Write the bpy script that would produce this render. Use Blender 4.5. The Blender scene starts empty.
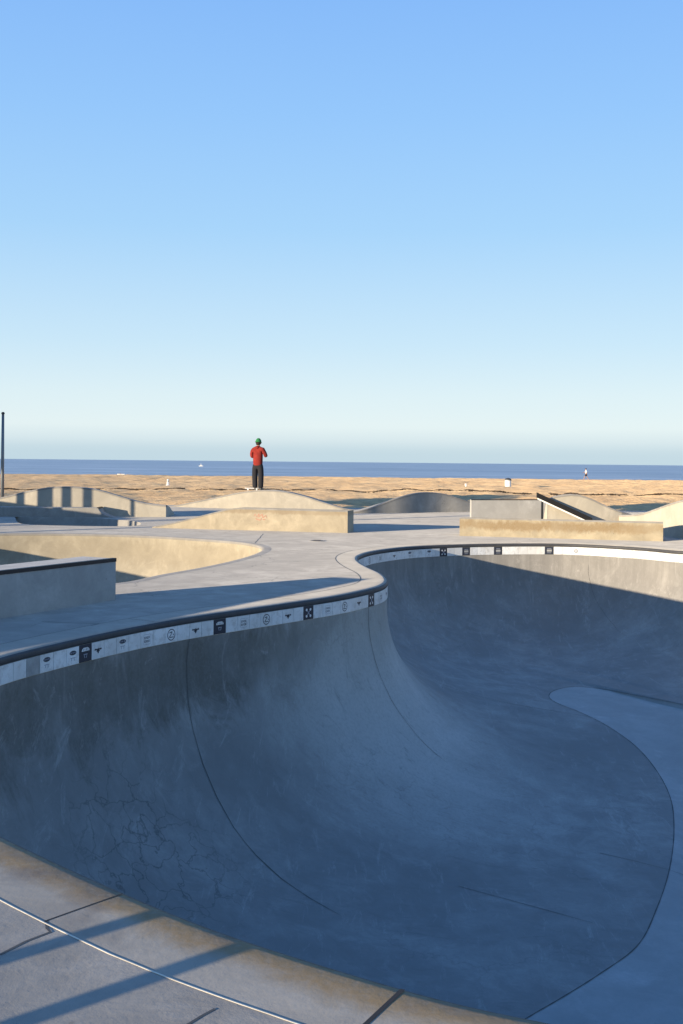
import bpy, bmesh, math, random
import numpy as np
from mathutils import Vector, Matrix, Euler
random.seed(7); rng = np.random.RandomState(5)
C = bpy.context.scene.collection
PI = math.pi
# ------------------------------------------------------------------ camera geometry
F, H, CX, CY, ROLL = 1100.0, 1.65, 341.5, 462.05, math.atan(0.0098)
def G(px, py, z=0.0):
    """ground point (height z) seen at a given place in the photograph"""
    dx, dy = px - CX, py - CY
    u = dx*math.cos(ROLL) + dy*math.sin(ROLL); v = -dx*math.sin(ROLL) + dy*math.cos(ROLL)
    D = F*(H - z)/v
    return (u/F*D, D)
def Z(px, py, D):
    """height of something at distance D seen at px,py ; also its x"""
    dx, dy = px - CX, py - CY
    u = dx*math.cos(ROLL) + dy*math.sin(ROLL); v = -dx*math.sin(ROLL) + dy*math.cos(ROLL)
    return (u/F*D, H - v/F*D)
SUN = Vector((0.755, 0.645, -math.tan(math.radians(7.0))*0.993)).normalized()

# ------------------------------------------------------------------ node helpers
class NT:
    def __init__(s, name):
        s.m = bpy.data.materials.new(name); s.m.use_nodes = True
        s.t = s.m.node_tree; s.b = s.t.nodes['Principled BSDF']; s.x = 0
        s.b.inputs['Specular IOR Level'].default_value = 0.25
    def n(s, typ, **kw):
        o = s.t.nodes.new(typ)
        for k, v in kw.items(): setattr(o, k, v)
        return o
    def l(s, a, b): s.t.links.new(a, b)
    def coord(s, scale=(1,1,1), what='Object'):
        c = s.n('ShaderNodeTexCoord'); m = s.n('ShaderNodeMapping'); m.inputs['Scale'].default_value = scale
        s.l(c.outputs[what], m.inputs['Vector']); return m.outputs['Vector']
    def noise(s, vec, scale, detail=4, rough=.6, dist=0):
        o = s.n('ShaderNodeTexNoise'); o.inputs['Scale'].default_value = scale; o.inputs['Detail'].default_value = detail
        o.inputs['Roughness'].default_value = rough; o.inputs['Distortion'].default_value = dist
        s.l(vec, o.inputs['Vector']); return o.outputs['Fac']
    def ramp(s, fac, stops):
        o = s.n('ShaderNodeValToRGB'); e = o.color_ramp.elements
        while len(e) < len(stops): e.new(.5)
        for i, (p, c) in enumerate(stops):
            e[i].position = p; e[i].color = (c, c, c, 1) if not isinstance(c, tuple) else (*c, 1)
        s.l(fac, o.inputs['Fac']); return o.outputs['Color']
    def mix(s, fac, a, b, mode='MIX'):
        o = s.n('ShaderNodeMix', data_type='RGBA', blend_type=mode)
        for i, v in ((0, fac), (6, a), (7, b)):
            if isinstance(v, (int, float)): o.inputs[i].default_value = v
            elif isinstance(v, tuple): o.inputs[i].default_value = (*v, 1)
            else: s.l(v, o.inputs[i])
        return o.outputs[2]
    def math(s, op, a, b=0.0):
        o = s.n('ShaderNodeMath', operation=op)
        for i, v in ((0, a), (1, b)):
            if isinstance(v, (int, float)): o.inputs[i].default_value = v
            else: s.l(v, o.inputs[i])
        return o.outputs[0]
    def bump(s, h, strength, dist, prev=None):
        o = s.n('ShaderNodeBump'); o.inputs['Strength'].default_value = strength; o.inputs['Distance'].default_value = dist
        s.l(h, o.inputs['Height'])
        if prev is not None: s.l(prev, o.inputs['Normal'])
        return o.outputs['Normal']
    def out(s, col, rough=.85, normal=None, metal=0):
        b = s.b
        if isinstance(col, tuple): b.inputs['Base Color'].default_value = (*col, 1)
        else: s.l(col, b.inputs['Base Color'])
        b.inputs['Roughness'].default_value = rough; b.inputs['Metallic'].default_value = metal
        if normal is not None: s.l(normal, b.inputs['Normal'])
        return s.m

def concrete(name, base, dark, light, stain=None, topstain=None, crackpos=None, lipstain=None, hip_light_scuffs=None, cracks=0.0, crack_scale=1.4, streak=False, grime=.5, bumpd=.004, drough=.6, speck=0.0):
    n = NT(name); v = n.coord()
    big = n.noise(v, .45, 5, .62, .3); mid = n.noise(v, 2.3, 6, .68, .4); fine = n.noise(v, 28, 5, .7)
    col = n.mix(n.ramp(big, [(.36, 0.), (.64, 1.)]), dark, light)
    col = n.mix(.55, col, base)
    col = n.mix(n.ramp(mid, [(.40, grime), (.66, 0.)]), col, tuple(c*.72 for c in base))
    blot = n.noise(n.coord((1.0, 1.3, 1)), 1.05, 7, .74, 1.2)
    col = n.mix(n.ramp(blot, [(.54, 0.), (.70, .45)]), col, tuple(min(1, c*1.35) for c in base))
    if streak:
        sv = n.coord((5.5, 5.5, .30)); st = n.noise(sv, 1.3, 5, .65, .2)
        sz_ = n.n('ShaderNodeSeparateXYZ'); n.l(n.coord(), sz_.inputs[0])
        up_ = n.ramp(n.math('ADD', n.math('MULTIPLY', sz_.outputs['Z'], .4), 1.0), [(.38, 0.), (.72, 1.)])
        col = n.mix(n.math('MULTIPLY', up_, n.ramp(st, [(.42, .55), (.60, 0.)])), col, tuple(c*.62 for c in base))
        st2 = n.noise(n.coord((7, 7, .25)), 1.7, 4, .6)
        col = n.mix(n.math('MULTIPLY', up_, n.ramp(st2, [(.60, 0.), (.74, .4)])), col, tuple(min(1, c*1.5) for c in base))
    if stain:
        sn = n.noise(v, 1.15, 6, .7, .8)
        col = n.mix(n.ramp(sn, [(.50, 0.), (.66, .75)]), col, stain)
    if topstain:      # (z of centre, half height, colour, strength): run-off stain along the upper wall, ragged edge
        sx_ = n.n('ShaderNodeSeparateXYZ'); n.l(n.coord(), sx_.inputs[0])
        wob = n.math('MULTIPLY', n.math('SUBTRACT', n.noise(n.coord((1.6,1.6,.8)), 1.3, 7, .8, .9), .5), topstain[1]*4.2)
        dz = n.math('ABSOLUTE', n.math('SUBTRACT', n.math('ADD', sx_.outputs['Z'], wob), topstain[0]))
        tf_ = n.ramp(n.math('DIVIDE', dz, topstain[1]*2), [(.25, topstain[3]), (.62, 0.)])
        if len(topstain) > 4:   # only the wall on the viewer's side of this distance
            tf_ = n.math('MULTIPLY', tf_, n.ramp(n.math('ADD', n.math('MULTIPLY', n.math('SUBTRACT', sx_.outputs['Y'], topstain[4]), .15), .5), [(.35, 1.), (.65, .12)]))
        tf_ = n.math('MULTIPLY', tf_, n.ramp(n.noise(v, .9, 5, .65), [(.34, .35), (.55, 1.)]))
        col = n.mix(tf_, col, topstain[2])
    if hip_light_scuffs:         # light on the hip side painted in as a paler patch, plus wheel scuffs
        fd = n.n('ShaderNodeVectorMath', operation='DISTANCE'); n.l(n.coord(), fd.inputs[0]); fd.inputs[1].default_value = hip_light_scuffs
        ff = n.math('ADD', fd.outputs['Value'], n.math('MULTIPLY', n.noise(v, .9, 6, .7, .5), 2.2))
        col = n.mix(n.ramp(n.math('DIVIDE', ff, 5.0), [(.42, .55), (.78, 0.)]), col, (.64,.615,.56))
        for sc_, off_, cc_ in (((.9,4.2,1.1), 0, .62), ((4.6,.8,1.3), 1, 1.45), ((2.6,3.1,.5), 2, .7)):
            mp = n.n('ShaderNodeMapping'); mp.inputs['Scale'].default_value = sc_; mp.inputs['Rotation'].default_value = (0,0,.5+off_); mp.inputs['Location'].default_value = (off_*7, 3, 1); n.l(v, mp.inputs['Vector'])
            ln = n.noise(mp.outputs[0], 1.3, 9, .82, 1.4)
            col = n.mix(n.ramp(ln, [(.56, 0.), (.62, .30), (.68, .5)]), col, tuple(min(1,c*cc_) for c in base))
    if lipstain:      # brown wear that hugs the lip on the side nearest the viewer
        at_ = n.n('ShaderNodeAttribute'); at_.attribute_name = 'across'; at2 = n.n('ShaderNodeAttribute'); at2.attribute_name = 'near'
        wv_ = n.math('ADD', at_.outputs['Fac'], n.math('MULTIPLY', n.math('SUBTRACT', n.noise(v, 2.2, 6, .7, .5), .5), .9))
        col = n.mix(n.math('MULTIPLY', n.ramp(wv_, [(.36, 0.), (.68, .95)]), at2.outputs['Fac']), col, lipstain)
        sm = n.ramp(n.noise(n.coord((1,1,1)), 1.5, 4, .6, .6), [(.50, 0.), (.66, .75)])
        col = n.mix(n.math('MULTIPLY', sm, at2.outputs['Fac']), col, (.14,.125,.115))
        dk = n.ramp(n.math('ADD', at_.outputs['Fac'], n.math('MULTIPLY', n.math('SUBTRACT', n.noise(v, 9, 4, .7), .5), .12)), [(.93, 0.), (.985, .85)])
        col = n.mix(n.math('MULTIPLY', dk, at2.outputs['Fac']), col, (.12,.075,.045))
    if speck:
        sp = n.n('ShaderNodeTexVoronoi', feature='F1'); sp.inputs['Scale'].default_value = 7; sp.inputs['Randomness'].default_value = 1
        n.l(v, sp.inputs['Vector'])
        mk = n.math('MULTIPLY', n.ramp(sp.outputs['Distance'], [(.03, 1.), (.09, 0.)]), n.ramp(n.noise(v, 3, 2), [(.5, 0.), (.6, speck)]))
        col = n.mix(mk, col, tuple(c*.35 for c in base))
    col = n.mix(n.ramp(fine, [(.30, .35), (.55, 0.)]), col, tuple(c*.78 for c in base))
    bh = n.math('ADD', n.math('MULTIPLY', fine, .35), mid)
    nrm = n.bump(bh, .9, bumpd)
    if cracks:
        wv = n.n('ShaderNodeVectorMath', operation='ADD')
        nz = n.n('ShaderNodeTexNoise'); nz.inputs['Scale'].default_value = 3.5; nz.inputs['Detail'].default_value = 5; n.l(v, nz.inputs['Vector'])
        ms = n.n('ShaderNodeVectorMath', operation='SCALE'); ms.inputs['Scale'].default_value = .55; n.l(nz.outputs['Color'], ms.inputs[0])
        n.l(v, wv.inputs[0]); n.l(ms.outputs[0], wv.inputs[1])
        vo = n.n('ShaderNodeTexVoronoi', feature='DISTANCE_TO_EDGE'); vo.inputs['Scale'].default_value = crack_scale
        n.l(wv.outputs[0], vo.inputs['Vector'])
        line = n.ramp(vo.outputs['Distance'], [(.0, 1.), (.012*crack_scale, 0.)])
        msk = n.ramp(n.noise(v, .38, 3, .5), [(.50, 0.), (.60, 1.)])
        vo2 = n.n('ShaderNodeTexVoronoi', feature='DISTANCE_TO_EDGE'); vo2.inputs['Scale'].default_value = crack_scale*4.2
        n.l(wv.outputs[0], vo2.inputs['Vector'])
        line2 = n.ramp(vo2.outputs['Distance'], [(.0, 1.), (.035, 0.)])
        if crackpos:
            dn_ = n.n('ShaderNodeVectorMath', operation='DISTANCE'); n.l(n.coord(), dn_.inputs[0]); dn_.inputs[1].default_value = crackpos
            msk2 = n.ramp(n.math('ADD', dn_.outputs['Value'], n.math('MULTIPLY', n.noise(v, 1.5, 4), .9)), [(.85, 1.), (1.0, .75), (1.25, 0.)] if False else [(.0, 1.), (.9, 0.)])
            dd_ = n.math('DIVIDE', n.math('ADD', dn_.outputs['Value'], n.math('MULTIPLY', n.noise(v, 1.5, 4), 1.0)), 2.2)
            msk2 = n.ramp(dd_, [(.45, 1.), (.75, 0.)]); msk = n.math('MULTIPLY', msk, .35)
        else: msk2 = n.ramp(n.noise(v, .6, 3, .5), [(.56, 0.), (.64, .8)])
        tot = n.math('MAXIMUM', n.math('MULTIPLY', line, msk), n.math('MULTIPLY', line2, msk2))
        tot = n.math('MULTIPLY', tot, cracks)
        col = n.mix(tot, col, tuple(c*.22 for c in base))
        nrm = n.bump(n.math('SUBTRACT', 1.0, tot), .5, .004, nrm)
    m = n.out(col, .88, nrm)
    n.b.inputs['Diffuse Roughness'].default_value = drough
    return m
def plain(name, col, rough=.7, metal=0, bump=.0, var=.25):
    n = NT(name); v = n.coord()
    c = n.mix(n.ramp(n.noise(v, 9, 5, .7), [(.35, var), (.65, 0.)]), col, tuple(x*.6 for x in col))
    nr = n.bump(n.noise(v, 40, 3), .5, .003) if bump else None
    return n.out(c, rough, nr, metal)

M = {}
M['deck'] = concrete('deck_concrete', (.36,.34,.305), (.24,.225,.20), (.45,.425,.38), cracks=.5, crack_scale=.42, grime=.85, bumpd=.004, drough=1, speck=.8)
M['band'] = concrete('lip_band_concrete', (.38,.355,.31), (.29,.27,.235), (.45,.42,.365), lipstain=(.26,.19,.105), grime=.6, bumpd=.003, drough=1)
M['shell'] = concrete('bowl_concrete', (.34,.325,.30), (.16,.155,.145), (.47,.45,.41), topstain=(-.55, .5, (.13,.115,.09), .75, 4.0), hip_light_scuffs=(-3.0,2.2,-1.6), crackpos=(-5.26,-1.9,-1.95), cracks=.55, crack_scale=.8, streak=True, grime=.7, bumpd=.007)
M['floor'] = concrete('bowl_floor_concrete', (.44,.435,.41), (.36,.355,.335), (.52,.51,.48), cracks=.2, crack_scale=.5, grime=.5, bumpd=.004)
M['shell2'] = concrete('side_bowl_concrete', (.45,.395,.295), (.30,.265,.20), (.52,.46,.345), topstain=(-.35, .30, (.26,.22,.155), .5), grime=.85)
M['ledge'] = concrete('ledge_concrete', (.47,.405,.295), (.36,.31,.225), (.52,.455,.34), topstain=(.46, .06, (.27,.205,.13), .6), grime=.85, speck=.8)
M['brownledge'] = concrete('stained_ledge_concrete', (.43,.37,.265), (.38,.32,.22), (.52,.45,.32), topstain=(.27, .11, (.25,.175,.09), .8), grime=.9, speck=.8)
M['greyledge'] = concrete('grey_ledge_concrete', (.42,.41,.385), (.33,.32,.30), (.48,.465,.44), grime=.6, speck=.9)
M['wave'] = concrete('wave_concrete', (.46,.42,.345), (.36,.33,.275), (.53,.485,.40), grime=.5, speck=.4)
M['greywave'] = concrete('grey_wave_concrete', (.36,.345,.315), (.27,.26,.24), (.43,.415,.385), cracks=.6, crack_scale=1.2, grime=.8)
M['captop'] = concrete('worn_cap_concrete', (.32,.30,.27), (.22,.21,.19), (.40,.38,.34), grime=.7)
M['steel'] = plain('dark_steel', (.035,.037,.042), .5, .5, 0)
M['blackrail'] = plain('black_paint', (.012,.012,.013), .9)
M['coping'] = plain('dark_coping', (.065,.066,.07), .6, .0, 1, .5)
M['crack'] = plain('joint_dark', (.06,.055,.05), .95)
M['crackw'] = plain('joint_dark_grey', (.12,.115,.105), .95)
M['caulk'] = plain('pale_joint_filler', (.74,.68,.56), .8, 0, 0, .7)
def tile_mat():
    n = NT('white_tile'); v = n.coord()
    c = n.mix(n.ramp(n.noise(v, 1.6, 5, .7), [(.42, .45), (.62, 0.)]), (.72,.73,.72), (.44,.43,.40))
    c = n.mix(n.ramp(n.noise(v, 14, 5, .7), [(.36, .45), (.50, 0.)]), c, (.38,.36,.33))
    return n.out(c, .35)
M['tile'] = tile_mat()
M['grout'] = plain('grout', (.30,.30,.29), .9)
M['ink'] = plain('tile_ink', (.03,.035,.05), .5)
M['inkfade'] = plain('faded_tile_ink', (.26,.28,.33), .6)
M['greytile'] = plain('grey_tile', (.36,.36,.35), .6, 0, 0, .6)
M['white'] = plain('white_paint', (.78,.77,.74), .6)
M['red'] = plain('red_jacket', (.27,.03,.022), .95, 0, 0, .9)
M['black'] = plain('dark_trousers', (.022,.022,.026), .9)
M['green'] = plain('green_wool', (.03,.19,.06), .95)
M['skin'] = plain('skin', (.45,.26,.18), .6)
M['hair'] = plain('dark_hair', (.03,.02,.015), .8)
M['shoe'] = plain('grey_shoe', (.10,.095,.09), .7)
M['graffiti'] = plain('red_spray', (.47,.27,.20), .9, 0, 0, .6)
M['bark'] = plain('palm_bark', (.16,.11,.075), .95, 0, 1)
M['frond'] = plain('palm_frond', (.05,.085,.025), .7)
M['kelp'] = plain('dry_kelp', (.06,.04,.022), .9)

def sand_mat():
    n = NT('beach_sand'); v = n.coord()
    a = n.noise(v, .12, 5, .65); b = n.noise(v, 1.1, 6, .75, .5); f = n.noise(v, 6, 5, .7)
    c = n.mix(n.ramp(a, [(.35, 0.), (.65, 1.)]), (.57,.385,.195), (.69,.495,.27))
    c = n.mix(n.ramp(b, [(.38, .55), (.58, 0.)]), c, (.38,.235,.125))
    c = n.mix(n.ramp(f, [(.34, .35), (.5, 0.)]), c, (.22,.14,.08))
    m = n.out(c, .95, n.bump(n.math('ADD', b, n.math('MULTIPLY', f, .3)), 1.0, .10)); n.b.inputs['Diffuse Roughness'].default_value = 1
    return m
M['sand'] = sand_mat()
def sea_mat():
    n = NT('sea_water'); w = n.noise(n.coord((.010, .045, 1)), 1.0, 9, .78, .4); w2 = n.noise(n.coord((.0012, .008, 1)), 1.0, 6, .7)
    c = n.mix(n.ramp(w, [(.40, 0.), (.60, 1.)]), (.34,.41,.42), (.64,.69,.68))
    c = n.mix(n.ramp(w2, [(.40, .55), (.58, 0.)]), c, (.30,.38,.40))
    foam = n.noise(n.coord((.006, .05, 1)), 1.0, 8, .75, .3)
    c = n.mix(n.ramp(foam, [(.585, 0.), (.64, .6)]), c, (.78,.79,.78))
    m = n.out(c, .6, n.bump(w, .7, .8)); n.b.inputs['Specular IOR Level'].default_value = .2
    return m
M['sea'] = sea_mat()

# ------------------------------------------------------------------ object helpers
def tag(o, label=None, cat=None, group=None, kind=None):
    if label: o['label'] = label
    if cat: o['category'] = cat
    if group: o['group'] = group
    if kind: o['kind'] = kind
    return o
def empty(name, loc, label, cat, group=None, rz=0):
    o = bpy.data.objects.new(name, None); C.objects.link(o); o.location = loc; o.rotation_euler = (0,0,rz)
    bpy.context.view_layer.update()
    return tag(o, label, cat, group)
def obj(name, verts, faces, mats, parent=None, smooth=False, midx=None, label=None):
    """verts are world coordinates; the child is placed relative to its parent's location"""
    me = bpy.data.meshes.new(name)
    if parent is not None:
        root = parent; off = Vector((0,0,0))
        while root is not None: off += root.location; root = root.parent
        verts = [(v[0]-off.x, v[1]-off.y, v[2]-off.z) for v in verts]
    me.from_pydata([tuple(map(float, v)) for v in verts], [], [tuple(map(int, f)) for f in faces])
    if not isinstance(mats, (list, tuple)): mats = [mats]
    for m in mats: me.materials.append(m)
    if midx: me.polygons.foreach_set('material_index', midx)
    if smooth: me.polygons.foreach_set('use_smooth', [True]*len(me.polygons))
    me.update()
    bm = bmesh.new(); bm.from_mesh(me)
    if len(bm.faces) and smooth != 'open': bmesh.ops.recalc_face_normals(bm, faces=bm.faces)
    bm.to_mesh(me); bm.free()
    o = bpy.data.objects.new(name, me); C.objects.link(o)
    if parent is not None: o.parent = parent
    if label: o['label'] = label
    return o
class MB:
    def __init__(s): s.v = []; s.f = []; s.m = []
    def add(s, vs, fs, mi=0):
        b = len(s.v); s.v += [tuple(v) for v in vs]; s.f += [tuple(i+b for i in f) for f in fs]; s.m += [mi]*len(fs)
    def box(s, c, size, mi=0, rot=0):
        hx, hy, hz = size[0]/2, size[1]/2, size[2]/2; cr, sr = math.cos(rot), math.sin(rot); vs = []
        for z in (-hz, hz):
            for x, y in ((-hx,-hy),(hx,-hy),(hx,hy),(-hx,hy)):
                vs.append((c[0]+x*cr-y*sr, c[1]+x*sr+y*cr, c[2]+z))
        s.add(vs, [(0,3,2,1),(4,5,6,7),(0,1,5,4),(1,2,6,5),(2,3,7,6),(3,0,4,7)], mi)
    def tube(s, pts, rad, n=10, mi=0, caps=True):
        pts = [Vector(p) for p in pts]; rads = rad if isinstance(rad, (list, tuple)) else [rad]*len(pts)
        vs = []; fs = []
        for i, p in enumerate(pts):
            d = (pts[min(i+1, len(pts)-1)] - pts[max(i-1, 0)]).normalized()
            a = d.cross(Vector((0,0,1)) if abs(d.z) < .9 else Vector((1,0,0))).normalized(); b = d.cross(a)
            for k in range(n):
                t = 2*PI*k/n; vs.append(p + (a*math.cos(t) + b*math.sin(t))*rads[i])
        for i in range(len(pts)-1):
            for k in range(n):
                fs.append((i*n+k, i*n+(k+1)%n, (i+1)*n+(k+1)%n, (i+1)*n+k))
        if caps: fs.append(tuple(range(n))[::-1]); fs.append(tuple((len(pts)-1)*n+k for k in range(n)))
        s.add(vs, fs, mi)
    def lathe(s, c, prof, n=20, mi=0):
        vs = []; fs = []
        for r, z in prof:
            for k in range(n): vs.append((c[0]+r*math.cos(2*PI*k/n), c[1]+r*math.sin(2*PI*k/n), c[2]+z))
        for i in range(len(prof)-1):
            for k in range(n): fs.append((i*n+k, i*n+(k+1)%n, (i+1)*n+(k+1)%n, (i+1)*n+k))
        fs.append(tuple(range(n))[::-1]); fs.append(tuple((len(prof)-1)*n+k for k in range(n)))
        s.add(vs, fs, mi)
    def build(s, name, mats, parent=None, smooth=False, label=None):
        return obj(name, s.v, s.f, mats, parent, smooth, s.m, label)
def catmull(pts, closed, step):
    P = [np.array(p, float) for p in pts]; n = len(P); out = []
    rngi = range(n) if closed else range(n-1)
    for i in rngi:
        if closed: p0, p1, p2, p3 = P[(i-1)%n], P[i], P[(i+1)%n], P[(i+2)%n]
        else: p0, p1, p2, p3 = P[max(i-1,0)], P[i], P[i+1], P[min(i+2,n-1)]
        # centripetal
        t = [0]
        for a, b in ((p0,p1),(p1,p2),(p2,p3)): t.append(t[-1] + max(np.linalg.norm((b-a)[:2])**.5, 1e-4))
        for u in np.linspace(0, 1, 24, endpoint=False):
            x = t[1] + (t[2]-t[1])*u
            A1 = (t[1]-x)/(t[1]-t[0])*p0 + (x-t[0])/(t[1]-t[0])*p1
            A2 = (t[2]-x)/(t[2]-t[1])*p1 + (x-t[1])/(t[2]-t[1])*p2
            A3 = (t[3]-x)/(t[3]-t[2])*p2 + (x-t[2])/(t[3]-t[2])*p3
            B1 = (t[2]-x)/(t[2]-t[0])*A1 + (x-t[0])/(t[2]-t[0])*A2
            B2 = (t[3]-x)/(t[3]-t[1])*A2 + (x-t[1])/(t[3]-t[1])*A3
            out.append((t[2]-x)/(t[2]-t[1])*B1 + (x-t[1])/(t[2]-t[1])*B2)
    if not closed: out.append(P[-1])
    out = np.array(out)
    if closed: out = np.vstack([out, out[:1]])
    seg = np.linalg.norm(np.diff(out[:, :2], axis=0), axis=1); s = np.r_[0, np.cumsum(seg)]
    n = max(3, int(round(s[-1]/step))); q = np.linspace(0, s[-1], n+1)
    res = np.stack([np.interp(q, s, out[:, k]) for k in range(out.shape[1])], 1)
    return (res[:-1] if closed else res), s[-1]
def ccw_normals(L):
    """closed counter-clockwise loop -> unit inward normals"""
    t = np.roll(L, -1, 0) - np.roll(L, 1, 0); t /= np.linalg.norm(t, axis=1)[:, None]
    return np.stack([-t[:, 1], t[:, 0]], 1), t
def area(L): x, y = L[:,0], L[:,1]; return .5*np.sum(x*np.roll(y,-1) - y*np.roll(x,-1))
def ribbon(pts, w, z_off=None):
    """flat strip on the ground through 3-d points"""
    mb = MB(); vs = []
    P = [Vector(p) for p in pts]
    for i, p in enumerate(P):
        d = P[min(i+1, len(P)-1)] - P[max(i-1, 0)]; n = Vector((-d.y, d.x, 0)).normalized()
        vs += [p + n*w/2, p - n*w/2]
    mb.add(vs, [(2*i, 2*i+1, 2*i+3, 2*i+2) for i in range(len(P)-1)]); return mb

# ------------------------------------------------------------------ bowls
def dist_to(P, L):
    return np.sqrt(((P[:, None, :] - L[None, :, :])**2).sum(2)).min(1)
def bowl_grid(L, spine, dvals, zfun, nextra, smooth_from=1.0, smooth_it=60, extra=None, aim=0.0, rnd=0, poly=None):
    """columns run from the lip towards the spine. returns grid (rows, n, 3) and row index where the floor starts"""
    n = len(L); A, B = np.array(spine[0]), np.array(spine[1]); AB = B - A
    nin, _t = ccw_normals(L)
    for _ in range(30): nin = .25*np.roll(nin,1,0) + .5*nin + .25*np.roll(nin,-1,0)
    t = np.clip(((L + nin*aim - A) @ AB)/(AB @ AB), 0, 1)
    T = A + t[:, None]*AB
    for _ in range(int(80)):
        T = .25*np.roll(T, 1, 0) + .5*T + .25*np.roll(T, -1, 0)
    fine, _ = (L, 0)
    us = np.linspace(0, 1, 81)
    P = L[:, None, :] + us[None, :, None]*(T - L)[:, None, :]
    Dm = dist_to(P.reshape(-1, 2), L).reshape(n, -1)
    Dm = np.maximum.accumulate(Dm + us[None, :]*1e-4, axis=1)
    rows = []
    dm = []
    for kd, d0 in enumerate(dvals):
        row = np.zeros((n, 2)); dd = np.zeros(n); late = max(0, kd-(len(dvals)-5))/4
        for i in range(n):
            d = d0 + (extra[i]*late if extra is not None else 0)
            u = np.interp(min(d, Dm[i, -1]*.985), Dm[i], us); row[i] = L[i] + u*(T[i]-L[i]); dd[i] = min(d, Dm[i, -1])
        rows.append(row); dm.append(dd)
    for q in range(rnd):
        for kk, it in ((-1, 3), (-2, 2), (-3, 1)):
            rr = rows[kk]
            for _ in range(it): rr = .25*np.roll(rr,1,0) + .5*rr + .25*np.roll(rr,-1,0)
            rows[kk] = rr
    if rnd: dm[-1] = dist_to(rows[-1], L); dm[-2] = dist_to(rows[-2], L)
    if poly is not None:      # the last four rows run out to the poured floor's own outline
        nr = len(rows); a_ = rows[nr-5]; Q = poly; Q2 = np.roll(poly, -1, 0); hit = np.zeros((n, 2))
        for i in range(n):
            p = L[i]; d = T[i]-p; e = Q2-Q; den = d[0]*e[:,1]-d[1]*e[:,0]; den[np.abs(den) < 1e-9] = 1e-9
            w_ = Q-p; tt = (w_[:,0]*e[:,1]-w_[:,1]*e[:,0])/den; uu = (w_[:,0]*d[1]-w_[:,1]*d[0])/den
            ok = (uu >= 0) & (uu < 1) & (tt > .2) & (tt < 1.0)
            hit[i] = p + d*(tt[ok].min() if ok.any() else .9)
        for q in range(1, 5):
            rows[nr-5+q] = a_ + (hit-a_)*q/4; dm[nr-5+q] = np.maximum(dm[nr-5], dist_to(rows[nr-5+q], L))
    last = rows[-1]
    k0 = len(rows) - 1
    for k in range(1, nextra+1):
        f = k/nextra; row = last + (T - last)*f*.999
        rows.append(row); dm.append(np.maximum(dm[k0], dist_to(row, L)))
    X = np.array(rows); D = np.array(dm)
    Zg = zfun(X, D)
    wgt = np.clip((D - smooth_from)/1.2, 0, 1)
    for _ in range(smooth_it):
        Zs = Zg.copy(); up = np.vstack([Zg[1:], Zg[-1:]]); dn = np.vstack([Zg[:1], Zg[:-1]])
        Zs = .3*Zg + .25*np.roll(Zg, 1, 1) + .25*np.roll(Zg, -1, 1) + .1*up + .1*dn
        Zg = Zg*(1-wgt) + Zs*wgt
    return np.dstack([X, Zg]), k0
def grid_faces(r0, r1, n):
    return [(r*n+i, r*n+(i+1)%n, (r+1)*n+(i+1)%n, (r+1)*n+i) for r in range(r0, r1) for i in range(n)]

# ---- main bowl lip, seen points in order counter-clockwise
nearE = [(4,836),(80,872),(149,902),(200,923),(249,940),(340,968),(450,1000),(560,1022)]
leftW = [(387,580.5),(380,585.5),(362,590),(340,594.5),(300,600.5),(250,607.5),(190,616),(130,626.5),(60,641.5),(0,656.5)]
farW = [(683,550.5),(650,547.6),(620,545.6),(590,544),(560,543),(500,543),(460,543.8),(417,545.6),(392,548),(372,551),(359.5,555),(357,558.5),(361,563),(370,568),(381,573)]
pts = [G(*p) for p in nearE] + [(1.6,2.95),(2.8,3.0),(4.4,3.5),(6,4.7),(7.3,6.6),(8.3,9),(9.1,12),(9.8,15),(10.2,17.5),(9.9,19.6),(8.6,20.9)]
pts += [G(*p) for p in farW] + [G(*p) for p in leftW] + [(-3.0,8.1),(-2.9,7.1),(-2.55,6.2),(-2.05,5.4)]
LIP, PER = catmull(pts, True, .09)
if area(LIP) < 0: LIP = LIP[::-1].copy()
# gentle smoothing of the traced outline
for _ in range(6): LIP = .25*np.roll(LIP,1,0) + .5*LIP + .25*np.roll(LIP,-1,0)
NIN, TAN = ccw_normals(LIP)
for _ in range(10): NIN = .25*np.roll(NIN,1,0) + .5*NIN + .25*np.roll(NIN,-1,0)
NIN /= np.linalg.norm(NIN, axis=1)[:, None]
nL = len(LIP)
RD, VERT = 2.45, .30
def zmain(X, D):
    y = X[..., 1] + .15*X[..., 0]
    s = np.clip((y - 12.5)/6.5, 0, 1); s = s*s*(3-2*s)
    Rz = 2.38*(1-s) + 1.80*s
    q = np.clip(D/RD, 0, 1)
    z = -VERT - Rz*np.sqrt(np.clip(1-(1-q)**2, 0, 1))
    return z - .12*np.clip((D-RD)/1.1, 0, 1.6)
def lip_pt(px, py):
    """index of lip sample nearest a seen point"""
    p = np.array(G(px, py)); return int(np.argmin(((LIP-p)**2).sum(1)))
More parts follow.
